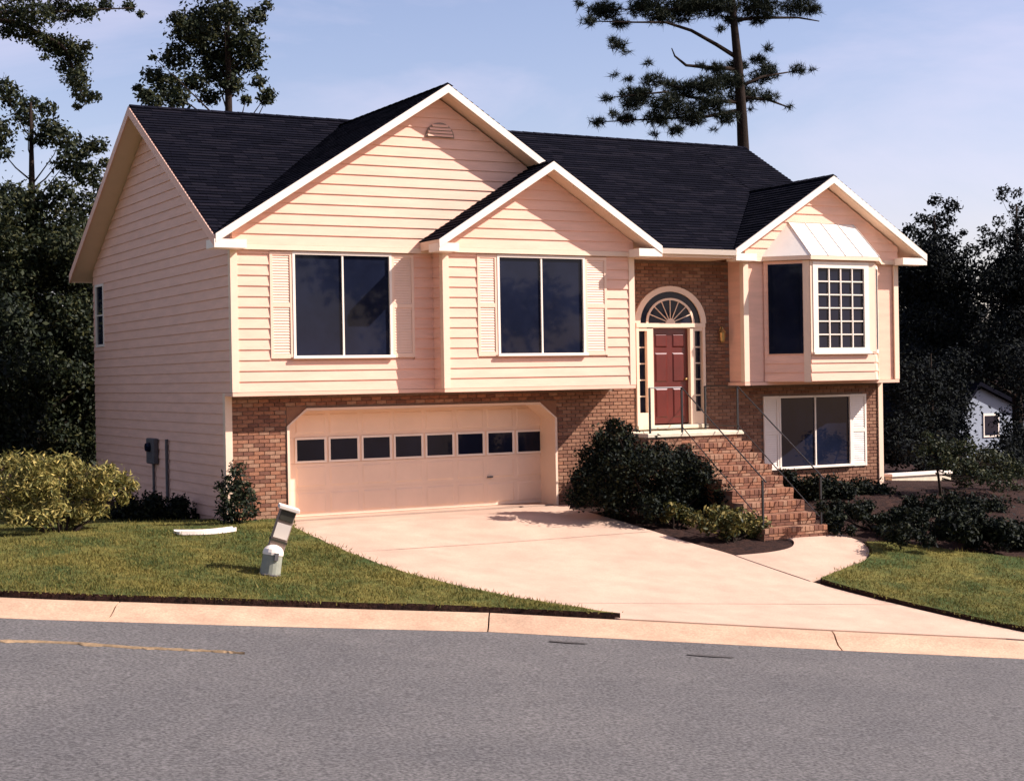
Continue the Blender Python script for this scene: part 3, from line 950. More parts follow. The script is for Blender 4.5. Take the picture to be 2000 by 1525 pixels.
# bay roof: eave slab, three metal faces
ev = 0.12
e = [(BL - ev * 1.4, YR, 5.21), (BX0 - ev * .5, BY - ev, 5.21), (BX1 + ev * .5, BY - ev, 5.21), (BRt + ev * 1.4, YR, 5.21)]
MB().prism(e, (0, 0, 0.09)).build('bay_eave', M['trim'], bay)
tz = 6.10; tl, tr = (12.97, YR - .055, tz), (14.85, YR - .055, tz)
el = [(p[0], p[1] - .005, 5.302) for p in e]
broof = MB()
for f in ([el[0], el[1], tl], [el[1], el[2], tr, tl], [el[2], el[3], tr]):
    broof.poly(f)
broof.poly([el[3], el[0], tl, tr]); broof.poly([el[3], el[2], el[1], el[0]])
brf = broof.build('bay_roof', M['metalroof'], bay)
for t in (0.0, 0.25, 0.5, 0.75, 1.0):
    a = Vector(el[1]).lerp(Vector(el[2]), t); b = Vector(tl).lerp(Vector(tr), t)
    MB().tube([a + Vector((0, -.004, .006)), b + Vector((0, -.004, .006))], 0.012, 5).build('standing_seam', M['metalroof'], brf)

# --- brick lower wall
G1, G2x, GT = 1.22, 7.21, 2.172
DX0, DX1, DZ0, DZS = 9.25, 11.08, 1.62, 3.84          # door surround
ARC = ((DX0 + DX1) / 2, DZS, (DX1 - DX0) / 2)
LW = (up(1490, 800, YG)[0], up(1690, 800, YG)[0], 0.50, 2.19)
LWp = (up(1520, 800, YG)[0], up(1660, 800, YG)[0])
bwall = MB()
yb0, yb1 = YG + 0.012, YG + 0.2
bwall.box(0.0, G1, yb0, yb1, -1.2, ZS - .08)
bwall.box(G1, G2x, yb0, yb1, GT, ZS - .08)
bwall.box(G2x, DX0, yb0, yb1, -1.2, ZS - .08)
bwall.box(XB2 - .01, DX0, yb0, yb1, ZS - .08, ZT - .2)
bwall.box(DX0, DX1, yb0, yb1, -1.2, DZ0 - .02)
bwall.box(DX0, DX1, yb0, yb1, DZS, ZT - .2)
bwall.box(DX1, XR1 + .02, yb0, yb1, -1.2, ZT - .2)
bwall.box(XR1 + .02, XR2, yb0, yb1, -1.2, ZS - .08)
brick_wall = bwall.build('brick_wall', M['mortar'], house)
BLN, BHT, MJ = 0.203, 0.066, 0.011
opens = [(G1 - .02, G2x + .02, -2, GT + .02), (DX0 - .02, DX1 + .02, DZ0 - .05, DZS)]
def ok_brick(xc, zc_, x0, x1, z0, z1):
    if x0 < XB2 - .02 and z1 > ZS - .09: return False
    if x1 > XR1 + .01 and z1 > ZS - .09: return False
    if z1 > ZT - .21: return False
    dx, dz = xc - ARC[0], zc_ - ARC[1]
    if dz > -.02 and math.hypot(dx, dz / 0.86) < ARC[2] - 0.01: return False
    if LW[0] < xc < LW[1] and LW[2] - .04 < zc_ < LW[3] + .03: return False
    return True
cand = []
row = 0; z = -0.30
while z < ZT - .2:
    x = -((row % 2) * (BLN + MJ) / 2)
    while x < XR2:
        a, b = max(x, 0.045), min(x + BLN, XR2 - 0.045)
        segs = [(a, b)]
        for o in opens:
            if z + BHT > o[2] and z < o[3]:
                ns = []
                for p, q2 in segs:
                    if q2 <= o[0] or p >= o[1]: ns.append((p, q2)); continue
                    if p < o[0]: ns.append((p, o[0]))
                    if q2 > o[1]: ns.append((o[1], q2))
                segs = ns
        for p, q2 in segs:
            if q2 - p > 0.03 and ok_brick((p + q2) / 2, z + BHT / 2, p, q2, z, z + BHT): cand.append((p, q2, z))
        x += BLN + MJ
    z += BHT + MJ; row += 1
# chamfered garage corners stay brick behind the trim
vis = sorted(cand, key=lambda c: (0 if (c[2] > -.05 and (c[0] < G1)) else 1, px_of((c[0], YG, c[2]))[2]))
pool = {}
def brick_mesh(L, H, D):
    k = (round(L, 3), round(H, 3), round(D, 3))
    if k not in pool:
        mb = MB(); b = 0.004
        A = [(0, 0, 0), (L, 0, 0), (L, 0, H), (0, 0, H)]
        A2_ = [(b, -b, b), (L - b, -b, b), (L - b, -b, H - b), (b, -b, H - b)]
        Bk = [(0, D, 0), (L, D, 0), (L, D, H), (0, D, H)]
        mb.loft(A2_, A); mb.loft(A, Bk)
        mb.f = [f for i, f in enumerate(mb.f) if i not in (1, 6)]
        me = bpy.data.meshes.new('brick'); me.from_pydata(mb.v, [], mb.f)
        bm = bmesh.new(); bm.from_mesh(me); bmesh.ops.remove_doubles(bm, verts=bm.verts, dist=1e-5)
        bmesh.ops.recalc_face_normals(bm, faces=bm.faces); bm.to_mesh(me); bm.free()
        me.materials.append(M['brick']); pool[k] = me
    return pool[k]
# several material tints so that single bricks differ
BR = [M['brick']] + [mat('brick_%s' % n, c, 0.85, scale=14, col2=tuple(x * .7 for x in c), bump=0.4, bscale=90, spec=0.15) for n, c in
                     (('red', (.27, .12, .072)), ('tan', (.36, .20, .125)), ('dark', (.19, .085, .055)), ('orange', (.34, .155, .088)))]
def brick_obj(parent, loc, L, H, D, rot=None):
    o = bpy.data.objects.new('brick', brick_mesh(L, H, D)); COL.objects.link(o); o.parent = parent
    o.location = Vector(loc) - wloc(parent)
    if rot: o.rotation_euler.z = rot
    o.material_slots[0].link = 'OBJECT'; o.material_slots[0].material = random.choice(BR[1:])
    return o
for p, q2, z in vis[:290]:
    L = q2 - p
    if abs(L - BLN) > 1e-4: L = max(.03, round(L * 50) / 50 - .001)
    brick_obj(brick_wall, (p, YG + random.uniform(-.003, .003), z), L, BHT, 0.02)
mb = MB()
for p, q2, z in vis[290:]:
    j = random.uniform(-.003, .003); b = .004
    A = [(p + b, YG - b + j, z + b), (q2 - b, YG - b + j, z + b), (q2 - b, YG - b + j, z + BHT - b), (p + b, YG - b + j, z + BHT - b)]
    Bk = [(p, YG + .02, z), (q2, YG + .02, z), (q2, YG + .02, z + BHT), (p, YG + .02, z + BHT)]
    mb.loft(A, Bk)
tag(mb.build('brickwork', M['brick'], brick_wall, fix=False), kind='stuff')

# --- garage opening: deep jambs with clipped corners, sectional door
RD = 0.65
gd = YG + RD
ch = 0.36
jb = MB()
jb.box(G1 - .25, G1 - .004, YG + .21, gd + .1, -.3, GT + .3)
jb.box(G2x + .004, G2x + .25, YG + .21, gd + .1, -.3, GT + .3)
jb.box(G1 - .004, G2x + .004, YG + .21, gd + .1, GT + .002, GT + .3)
jb.build('garage_jamb', M['garage'], house)
tr_ = MB(); o_ = 0.028
zch = GT - .03 - ch * .8
tr_.box(G1 - .02, G1 + .03, YG - o_, gd - .002, -.05, zch)
tr_.box(G2x - .03, G2x + .02, YG - o_, gd - .002, -.05, zch)
tr_.box(G1 + .03 + ch, G2x - .03 - ch, YG - o_, gd - .002, GT - .03, GT + .02)
for sx, x in ((1, G1 + .03), (-1, G2x - .03)):
    tr_.prism([(x + sx * ch, YG - o_, GT + .02), (x + sx * ch, YG - o_, GT - .03), (x, YG - o_, zch), (x - sx * .05, YG - o_, zch)], (0, gd - .002 - YG + o_, 0))
tr_.build('garage_trim', M['trim'], house)
for sx, x in ((1, G1 + .03), (-1, G2x - .03)):
    x = x - sx * .05
    MB().prism([(x, YG - .002, GT + .05), (x + sx * (ch + .05), YG - .002, GT + .05), (x + sx * (ch + .05), YG - .002, GT + .02), (x, YG - .002, zch)], (0, 0.12, 0)).build('corner_gusset', M['brick'], house)
gdoor = MB().box(G1 + .03, G2x - .03, gd, gd + .05, 0.03, GT - .03).build('garage_door', M['garage'], house)
gpx = [(578, 633), (646, 698), (710, 762), (772, 823), (835, 884), (896, 944), (952, 999), (1010, 1056.5)]
gx_ = [(atY(a, 880, gd)[0], atY(b, 880, gd)[0]) for a, b in gpx]
ww = np.mean([b - a for a, b in gx_]); gx_ = [(c - ww / 2, c + ww / 2) for c in np.linspace((gx_[0][0] + gx_[0][1]) / 2, (gx_[-1][0] + gx_[-1][1]) / 2, 8)]
sec = [(0.05, 0.555), (0.575, 1.075), (1.10, 1.60), (1.62, 2.12)]
pit = gx_[1][0] - gx_[0][0]
for si, (z0, z1) in enumerate(sec):
    x0s, x1s = G1 + .035, G2x - .035
    box('door_section', M['garage'], gdoor, x0s, x1s, gd - .022, gd - .001, z0 - .012, z1 + .006)
    for (a, b) in gx_:
        if si == 2:
            z0w, z1w = 1.137, 1.557
            f = MB()
            f.box(a - .04, a, gd - .045, gd - .023, z0w - .04, z1w + .04); f.box(b, b + .04, gd - .045, gd - .023, z0w - .04, z1w + .04)
            f.box(a, b, gd - .045, gd - .023, z1w, z1w + .04); f.box(a, b, gd - .045, gd - .023, z0w - .04, z0w)
            f.build('window_frame', M['white'], gdoor)
            box('pane', M['glass'], gdoor, a, b, gd - .030, gd - .0225, z0w, z1w)
        else:
            MB().loft([(a - .02, gd - .0225, z0 + .05), (b + .02, gd - .0225, z0 + .05), (b + .02, gd - .0225, z1 - .05), (a - .02, gd - .0225, z1 - .05)],
                      [(a + .01, gd - .034, z0 + .08), (b - .01, gd - .034, z0 + .08), (b - .01, gd - .034, z1 - .08), (a + .01, gd - .034, z1 - .08)]).build('panel', M['garage'], gdoor)
hx = atY(955, 915, gd)
box('handle', M['meter'], gdoor, hx[0] - .06, hx[0] + .06, gd - .07, gd - .024, .62, .65)
box('threshold', M['concrete'], house, G1 + .031, G2x - .031, YG + .1, gd + .05, -.2, .029)

# --- entry: door, sidelights, fanlight
d0, d1 = up(1270, 700, YG + .1)[0], up(1342, 700, YG + .1)[0]
DT = 3.74
fr = MB()
fy0, fy1 = YG - .04, YG + .13
fr.box(DX0, DX0 + .07, fy0, fy1, DZ0, DZS - .08); fr.box(DX1 - .07, DX1, fy0, fy1, DZ0, DZS - .08)
fr.box(d0 - .16, d0 - .0, fy0 + .01, fy1, DZ0, DT); fr.box(d1 + .0, d1 + .13, fy0 + .01, fy1, DZ0, DT)
fr.box(DX0, DX1, fy0 - .012, fy1, DZS - .08, DZS + .01)
fr.box(DX0 + .07, d0 - .16, fy0 + .01, fy1, DT - .06, DZS - .08); fr.box(d1 + .13, DX1 - .07, fy0 + .01, fy1, DT - .06, DZS - .08)
fr.box(DX0 + .07, d0 - .16, fy0 + .01, fy1, DZ0, DZ0 + .28); fr.box(d1 + .13, DX1 - .07, fy0 + .01, fy1, DZ0, DZ0 + .28)
fr.box(d0, d1, fy0 + .01, fy1, DT, DZS - .08)
entry = fr.build('entry_frame', M['trim'], house)
door = MB().box(d0 + .004, d1 - .004, YG + .07, YG + .115, DZ0 + .03, DT - .003).build('front_door', M['door'], house)
dw = d1 - d0
for c in range(2):
    xa = d0 + .10 + c * (dw / 2 - .03); xb = xa + dw / 2 - .17
    for z0, z1 in ((1.78, 2.42), (2.56, 3.20), (3.32, 3.62)):
        MB().loft([(xa, YG + .0695, z0), (xb, YG + .0695, z0), (xb, YG + .0695, z1), (xa, YG + .0695, z1)],
                  [(xa + .03, YG + .05, z0 + .03), (xb - .03, YG + .05, z0 + .03), (xb - .03, YG + .05, z1 - .03), (xa + .03, YG + .05, z1 - .03)]).build('panel', M['door'], door)
kb = MB().lathe([(.012, 0), (.03, .02), (.03, .05), (.012, .07)], (d1 - .09, 0, 0), 10)
kb.v = [(x, YG + .068 - z, 2.62 + y) for x, y, z in kb.v]; kb.build('door_knob', M['brass'], door, smooth=True)
for a, b in ((DX0 + .07, d0 - .16), (d1 + .13, DX1 - .07)):
    sd = box('sidelight', M['glass'], house, a, b, YG + .07, YG + .085, DZ0 + .28, DT - .06)
    for k in range(1, 5):
        z = DZ0 + .28 + (DT - .06 - DZ0 - .28) * k / 5
        box('muntin', M['trim'], sd, a, b, YG + .05, YG + .069, z - .014, z + .014)
# fanlight
def arcring(r0, r1, y0, y1, n=24, zc_=DZS + .012):
    mb = MB()
    for k in range(n):
        t0, t1 = math.pi * k / n, math.pi * (k + 1) / n
        c = ARC[0]
        mb.loft([(c + r0 * math.cos(t0), y0, zc_ + r0 * SQ * math.sin(t0)), (c + r1 * math.cos(t0), y0, zc_ + r1 * SQ * math.sin(t0)), (c + r1 * math.cos(t0), y1, zc_ + r1 * SQ * math.sin(t0)), (c + r0 * math.cos(t0), y1, zc_ + r0 * SQ * math.sin(t0))],
                [(c + r0 * math.cos(t1), y0, zc_ + r0 * SQ * math.sin(t1)), (c + r1 * math.cos(t1), y0, zc_ + r1 * SQ * math.sin(t1)), (c + r1 * math.cos(t1), y1, zc_ + r1 * SQ * math.sin(t1)), (c + r0 * math.cos(t1), y1, zc_ + r0 * SQ * math.sin(t1))])
    return mb
RA = ARC[2]; SQ = 0.86
fan = MB().prism([(ARC[0] + (RA - .1) * math.cos(t), YG - .004, DZS + .012 + (RA - .1) * SQ * math.sin(t)) for t in np.linspace(0, math.pi, 25)], (0, .012, 0)).build('fanlight', M['glass'], house)
arcring(RA - .11, RA + .03, YG - .045, YG + .012).build('arch_trim', M['trim'], fan)
arcring(RA * .64, RA * .70, YG - .028, YG - .005).build('arch_bar', M['trim'], fan)
arcring(0.001, RA * .13, YG - .03, YG - .005, 12).build('hub', M['trim'], fan)
for t in np.linspace(0, math.pi, 9)[1:-1]:
    c, s_ = math.cos(t), math.sin(t) * SQ
    a = Vector((ARC[0] + RA * .13 * c, YG - .015, DZS + .012 + RA * .13 * s_)); b = Vector((ARC[0] + RA * .64 * c, YG - .015, DZS + .012 + RA * .64 * s_))
    MB().tube([a, b], 0.012, 5).build('fan_bar', M['trim'], fan)
box('door_sill', M['slab'], house, DX0 - .02, DX1 + .02, YG - .10, YG + .13, DZ0 - .09, DZ0 - .004, bevel=.01)
# porch lamp on the brick
lx, lz = up(1405, 655, YG)
lamp = MB().lathe([(.03, -.16), (.055, -.12), (.07, .06), (.085, .07), (.03, .13), (.012, .18)], (lx, YG - .12, lz), 8).build('porch_lamp', M['brass'], house)
MB().tube([(lx, YG - .01, lz + .10), (lx, YG - .07, lz + .19), (lx, YG - .12, lz + .18)], .012, 6).build('lamp_arm', M['brass'], house)
# lower window with white shutters
lwz0, lwz1 = LW[2], LW[3]
window(LWp[0] + .04, LWp[1] - .04, lwz0 + .06, lwz1 - .05, YG - .005, 2, 1, casing=.045)
shutter(LW[0], LWp[0] - .008, lwz0 - .0, lwz1, YG - .006, M['white']); shutter(LWp[1] + .008, LW[1], lwz0 - .0, lwz1, YG - .006, M['white'])
# electric meter and conduit on the side wall
mp = atX(305, 895, 0); mp2 = atX(331, 880, 0)
mt = MB().box(-.14, -.024, mp[1] - .28, mp[1] + .28, 1.0, 1.55).build('meter_box', M['meter'], house, bevel=.02)
mm = MB().lathe([(.10, 0), (.10, .05), (.085, .09), (.0, .10)], (0, 0, 0), 14); mm.v = [(-.14 - z, mp[1] + y, 1.36 + x) for x, y, z in mm.v]
mm.build('meter_dial', M['glass'], mt)
MB().tube([(-.06, mp2[1], -.1), (-.06, mp2[1], 1.55)], .035, 8).build('conduit', M['meter'], house)
MB().tube([(-.06, mp[1], -.1), (-.06, mp[1], 1.0)], .03, 8).build('conduit', M['meter'], house)

# ------------------------------------------------------------------ brick steps
LZ = 1.50
SX0, SX1 = 9.45, 11.02
LY = -0.95
NS, RUN = 9, 0.345
zb = h((SX0 + SX1) / 2, LY - (NS - 1) * RUN - .1) + .03
RIS = (LZ - zb) / NS
steps = thing('front_steps', 'red brick steps with concrete landing climbing to the front door', 'steps', (SX0, LY - (NS - 1) * RUN, zb - .05))
st = MB()
st.box(8.62, 11.02, LY + .02, YG - .03, -1.0, LZ - .09)
for k in range(NS - 1):
    zt_ = LZ - RIS * (k + 1)
    st.box(SX0 + .012, SX1 - .012, LY - RUN * (k + 1) + .022, LY - RUN * k + .022, -1.2, zt_ - .012)
core_ = st.build('stoop_core', M['mortar'], steps)
MB().box(8.58, 11.06, LY - .03, YG - .045, LZ - .088, LZ).build('landing_slab', M['slab'], steps, bevel=.012)
nb_ = 0
for k in range(NS):
    y = LY - RUN * k
    ztop = LZ - RIS * k
    zbot = ztop - RIS
    first = 0.09 if k == 0 else 0.10
    # rowlock bricks form the nosing, two thin courses below
    if k > 0:
        cnt = 14; bw = (SX1 - SX0) / cnt
        for i in range(cnt):
            brick_obj(steps, (SX0 + i * bw + .005, y + random.uniform(-.004, .004), ztop - .098), bw - .010, .098, .2)
        # remaining tread
        mbt = MB()
        for i in range(7):
            bw7 = (SX1 - SX0) / 7
            mbt.box(SX0 + i * bw7 + .005, SX0 + (i + 1) * bw7 - .005, y + .208, y + RUN + .01, ztop - .02, ztop - .002)
        tag(mbt.build('tread_bricks', M['brick'], steps), kind='stuff')
    hh = ztop - first - zbot
    n7 = 7; bw = (SX1 - SX0) / n7
    rws = max(1, round(hh / .075))
    for r in range(rws):
        bh = hh / rws
        sh = (r + k) % 2
        for i in range(n7 + (1 if sh else 0)):
            a = SX0 + (i - .5 * sh) * bw + .005; b = a + bw - .010
            a = max(a, SX0 + .003); b = min(b, SX1 - .003)
            brick_obj(steps, (a, y + .012 + random.uniform(-.003, .003), zbot + r * bh + .005), b - a, bh - .010, .05)
# side faces of the stair and front of the landing
mb = MB()
def course_wall(fn, a0, a1, z0, z1fn):
    z = z0; row = 0
    while z < LZ:
        a = a0 - (row % 2) * .107
        while a < a1:
            p, q2 = max(a, a0), min(a + BLN, a1)
            if q2 - p > .03 and z + BHT < z1fn((p + q2) / 2): fn(p, q2, z)
            a += BLN + MJ
        z += BHT + MJ; row += 1
def prof(y):
    k = int(max(0, math.ceil((LY - y) / RUN - 1e-6)))
    return LZ - .1 - RIS * k
for x, sg in ((SX0, -1), (SX1, 1)):
    course_wall(lambda p, q2, z: mb.box(min(x, x + sg * .006), max(x, x + sg * .006) , p, q2, z, z + BHT), LY - (NS - 1) * RUN, LY, -.8, prof)
course_wall(lambda p, q2, z: mb.box(p, q2, LY + .005, LY + .03, z, z + BHT), 8.62, SX0, -.6, lambda a: LZ - .09)
course_wall(lambda p, q2, z: mb.box(11.01, 11.026, p, q2, z, z + BHT), LY + .03, YG - .05, -.6, lambda a: LZ - .09)
tag(mb.build('side_brickwork', M['brick'], steps), kind='stuff')

# ------------------------------------------------------------------ iron railing
rail = thing('stair_railing', 'thin black iron railing along the landing and brick steps', 'railing', (SX0 + .06, LY, LZ))
RHt = 0.95
yb_ = LY - (NS - 1) * RUN + .12
zbase = zb + RIS
def post(x, y, z0, hgt=RHt): MB().box(x - .018, x + .018, y - .018, y + .018, z0, z0 + hgt).build('post', M['iron'], rail)
lp = [(8.70, LY + .06), (SX0 + .06, LY + .06), (SX1 - .06, LY + .06)]
for x, y in lp: post(x, y, LZ)
post(SX1 - .06, YG - .16, LZ)
post(SX0 + .06, yb_, zbase); post(SX1 - .06, yb_, zbase)
def bar(a, b, r=.011): MB().tube([a, b], r, 6).build('rail', M['iron'], rail)
bar((8.70, LY + .06, LZ + RHt), (SX0 + .06, LY + .06, LZ + RHt), .014); bar((8.70, LY + .06, LZ + .1), (SX0 + .06, LY + .06, LZ + .1))
bar((SX1 - .06, LY + .06, LZ + RHt), (SX1 - .06, YG - .16, LZ + RHt), .014); bar((SX1 - .06, LY + .06, LZ + .1), (SX1 - .06, YG - .16, LZ + .1))
for x in (SX0 + .06, SX1 - .06):
    bar((x, LY + .06, LZ + RHt), (x, yb_ - .12, zbase + RHt - .04), .014)
    bar((x, LY + .06, LZ + .12), (x, yb_, zbase + .12))

# ------------------------------------------------------------------ small things in the yard
P = ground(522, 1114, .09)
D_ = px_of(P)[2]; mpp = D_ / FPX
mbx = thing('mailbox_post', 'leaning pale boxed mailbox post with dark panel near the curb', 'mailbox', (P[0], P[1], P[2] - .05))
mbx.rotation_euler = (0.05, math.radians(19), -YAW + math.radians(14))
H_ = 140 * mpp
def lbox(name, m, *a, bevel=0.0, parent=mbx):
    mb = MB().box(*a); me = bpy.data.meshes.new(name); me.from_pydata(mb.v, [], mb.f)
    bm = bmesh.new(); bm.from_mesh(me); bmesh.ops.recalc_face_normals(bm, faces=bm.faces); bm.to_mesh(me); bm.free()
    o = link(name, me, m, parent)
    if bevel:
        b = o.modifiers.new('bevel', 'BEVEL'); b.width = bevel; b.segments = 2
    return o
lbox('post', M['post_wood'], -.13, .13, -.10, .10, 0, H_ * .93, bevel=.008)
lbox('cap', M['white'], -.17, .17, -.14, .14, H_ * .93 + .001, H_ * .985, bevel=.01)
lbox('number_panel', M['white'], -.115, .115, -.112, -.101, H_ * .53, H_ * .74)
lbox('mail_door', M['post_dark'], -.115, .115, -.118, -.101, H_ * .78, H_ * .92, bevel=.01)
lbox('band', M['post_dark'], -.14, .14, -.108, .108, H_ * .47, H_ * .50)
P2 = ground(527, 1118, .09)
ped = thing('utility_pedestal', 'short grey green utility pedestal with white domed lid before the mailbox post', 'pedestal', (P2[0] - .05, P2[1] - .12, P2[2] - .06))
ped.rotation_euler = (0, math.radians(10), 0)
mb = MB().lathe([(.17, 0), (.165, .05), (.155, .36)], (0, 0, 0), 18); me = bpy.data.meshes.new('body'); me.from_pydata(mb.v, [], mb.f); link('body', me, M['pedestal'], ped)
mb = MB().lathe([(.165, .361), (.165, .40), (.15, .45), (.11, .49), (.05, .515), (.001, .52)], (0, 0, 0), 18); me = bpy.data.meshes.new('lid'); me.from_pydata(mb.v, [], mb.f); link('lid', me, M['white'], ped)
lbox('hasp', M['meter'], -.03, .03, -.185, -.155, .28, .40, parent=ped)
mb = MB().lathe([(.19, -.02), (.19, .05), (.172, .06)], (0, 0, 0), 18); me = bpy.data.meshes.new('base_ring'); me.from_pydata(mb.v, [], mb.f); link('base_ring', me, M['meter'], ped)
# splash block by the corner of the house
a, b = ground(345, 1043, .09), ground(458, 1036, .09)
d = Vector((b - a)); L = d.length; d.normalize(); s_ = Vector((-d.y, d.x, 0)).normalized()
mb = MB(); pr = None
for k in range(9):
    t = k / 8; c = Vector(a).lerp(Vector(b), t) + s_ * (-.10 * math.sin(math.pi * t)); wd = .10 + .06 * (1 - t); z = h(c.x, c.y) + .09
    cur = len(mb.v)
    for o_, dz in ((1, .0), (1, .07), (.7, .05), (-.7, .05), (-1, .07), (-1, .0)):
        q = c + s_ * wd * o_; mb.v.append((q.x, q.y, z + dz))
    if pr is not None:
        for k2 in range(6): mb.f.append((pr + k2, cur + k2, cur + (k2 + 1) % 6, pr + (k2 + 1) % 6))
    else: mb.f.append(tuple(range(cur, cur + 6)))
    pr = cur
mb.f.append(tuple(range(pr, pr + 6)))
tag(mb.build('splash_block', M['white']), 'white curved splash trough on the grass at the house corner', 'splash block')

# ------------------------------------------------------------------ foliage
def rand_dirs(n):
    v = RNG.normal(size=(n, 3)); return v / np.linalg.norm(v, axis=1, keepdims=True)
def leaves(name, clumps, cnt, size, m, parent, shell=0.55, flat=0.75, droop=0.0, asp=0.5):
    """clumps: (x,y,z,r). leaf quads spread through each clump's volume, denser to the outside."""
    C = np.array([c[:3] for c in clumps]); R = np.array([c[3] for c in clumps])
    wgt = R ** 2; wgt = wgt / wgt.sum()
    k = RNG.choice(len(C), cnt, p=wgt)
    d = rand_dirs(cnt); rr = RNG.uniform(shell ** 3, 1, cnt) ** (1 / 3)
    rr *= 1 + .25 * RNG.normal(size=cnt) * (rr > .8)
    P = C[k] + d * (R[k] * rr)[:, None] * np.array([1, 1, flat])
    nrm = rand_dirs(cnt) * .9 + d * .5 + np.array([0, 0, .35]); nrm /= np.linalg.norm(nrm, axis=1, keepdims=True)
    t = rand_dirs(cnt); a = np.cross(nrm, t); a /= np.linalg.norm(a, axis=1, keepdims=True)
    b = np.cross(nrm, a)
    s = size * RNG.uniform(.6, 1.4, cnt)[:, None]
    V = np.stack([P - a * s, P + b * s * asp, P + a * s, P - b * s * asp], 1).reshape(-1, 3)
    off = np.array(wloc(parent)) if parent is not None else 0
    V = V - off
    F = np.arange(len(V)).reshape(-1, 4)
    return tris_mesh(name, V, F, m, parent)
def needles(name, clumps, tufts, L, m, parent, per=12, flat=0.55):
    C = np.array([c[:3] for c in clumps]); R = np.array([c[3] for c in clumps])
    wgt = R ** 2; wgt /= wgt.sum()
    k = RNG.choice(len(C), tufts, p=wgt)
    d = rand_dirs(tufts); rr = RNG.uniform(0, 1, tufts) ** .5
    P = C[k] + d * (R[k] * rr)[:, None] * np.array([1, 1, flat])
    P = np.repeat(P, per, 0); n = len(P)
    dd = rand_dirs(n) + np.array([0, 0, .25]); dd /= np.linalg.norm(dd, axis=1, keepdims=True)
    sd = np.cross(dd, rand_dirs(n)); sd /= np.linalg.norm(sd, axis=1, keepdims=True)
    l = L * RNG.uniform(.6, 1.2, n)[:, None]
    V = np.stack([P - sd * l * .05, P + sd * l * .05, P + dd * l], 1).reshape(-1, 3) - np.array(wloc(parent))
    return tris_mesh(name, V, np.arange(len(V)).reshape(-1, 3), m, parent)
def smooth_line3(P, n=4):
    P = [np.array(p, float) for p in P]; P = [2 * P[0] - P[1]] + P + [2 * P[-1] - P[-2]]; out = []
    for i in range(1, len(P) - 2):
        for q in range(n):
            t = q / n; a, b, c, d = P[i - 1], P[i], P[i + 1], P[i + 2]
            out.append(0.5 * (2 * b + (c - a) * t + (2 * a - 5 * b + 4 * c - d) * t * t + (3 * b - a - 3 * c + d) * t ** 3))
    return out + [P[-2]]
def limbs(mb, base, top, clumps, r, every=1):
    """branches from the stem to the clumps"""
    base, top = Vector(base), Vector(top)
    for c in clumps[::every]:
        p = Vector(c[:3]); ax = top - base
        t = max(.12, min(.95, (p - base).dot(ax) / ax.length_squared - .12))
        q = base + ax * t
        ln = (p - q).length
        jt = lambda k: Vector((random.uniform(-k, k), random.uniform(-k, k), random.uniform(-k * .5, k))) * ln
        rr = min(.09, r * (1 - t) * .4 + .01)
        mb.tube([q, q.lerp(p, .3) + jt(.06) - Vector((0, 0, ln * .04)), q.lerp(p, .65) + jt(.08), p], [rr, rr * .7, rr * .45, rr * .15], 5)
def pxc(lst, Y, jit=0.0):
    """photo blobs (u,v,r px) to clumps at depth plane Y"""
    out = []
    for u, v, r in lst:
        P = atY(u, v, Y + random.uniform(-jit, jit)); D = px_of(P)[2]
        out.append((P[0], P[1], P[2], r * D / FPX))
    return out
def tree(name, label, clumps, base, top, r, cnt, size, m, cat='tree', group=None, kind='leaf', every=2, L=.4, arms=(), armY=0, **kw):
    t = thing(name, label, cat, base, group)
    mb = MB()
    b, tp = Vector(base), Vector(top)
    mid = b.lerp(tp, .5) + Vector((random.uniform(-.15, .15), random.uniform(-.1, .1), 0))
    mb.tube([b - Vector((0, 0, .3)), b.lerp(tp, .08), mid, b.lerp(tp, .8), tp], [r * 1.25, r, r * .75, r * .4, r * .15], 8)
    limbs(mb, b, tp, clumps, r, every)
    for ar in arms:
        pts = smooth_line3([atY(u, v, armY) for u, v in ar])
        mb.tube(pts, list(np.linspace(r * .3, .012, len(pts))), 6)
    mb.build('trunk', M['bark'], t, smooth=True)
    if kind == 'leaf': leaves('crown', clumps, cnt, size, m, t, **kw)
    else: needles('crown', clumps, cnt, L, m, t, **kw)
    return t
def gz(x, y): return h(x, y)

# pine behind the roof
pine = [(1180, 22, 40), (1260, 15, 45), (1330, 22, 55), (1400, 12, 50), (1480, 14, 55), (1560, 15, 40), (1592, 20, 16), (1150, 42, 20), (1210, 46, 22),
        (1290, 35, 30), (1207, 88, 22), (1218, 102, 14), (1195, 80, 12), (1265, 124, 12), (1200, 148, 10), (1226, 155, 13), (1275, 158, 28), (1300, 164, 16), (1252, 182, 26), (1184, 193, 14),
        (1245, 188, 40), (1330, 176, 42), (1380, 168, 42), (1420, 158, 40), (1370, 128, 13), (1398, 136, 24), (1440, 130, 26), (1480, 118, 20), (1500, 135, 22), (1560, 137, 20),
        (1588, 137, 8), (1490, 150, 34), (1455, 185, 42), (1500, 192, 24), (1540, 210, 10), (1385, 203, 48), (1305, 204, 44), (1232, 206, 26), (1168, 238, 18), (1222, 233, 22),
        (1198, 224, 14), (1285, 232, 34), (1350, 228, 42), (1418, 230, 30), (1320, 255, 20), (1278, 262, 10), (1392, 255, 8), (1465, 214, 8), (1410, 56, 12), (1500, 95, 12), (1480, 40, 20), (1130, 10, 14),
        (1350, 8, 40), (1430, 40, 22), (1375, -60, 70), (1470, -60, 80), (1280, -50, 60), (1560, -40, 50), (1420, -140, 90), (1420, -240, 60)]
YP = 19
pc = pxc(pine, YP, .8)
pb = atY(1452, 330, YP); tp = atY(1418, -280, YP)
tr = thing('pine_tree', 'tall dark loblolly pine rising behind the right part of the roof', 'tree', (pb[0] + .25, YP, gz(pb[0], YP)))
mb = MB()
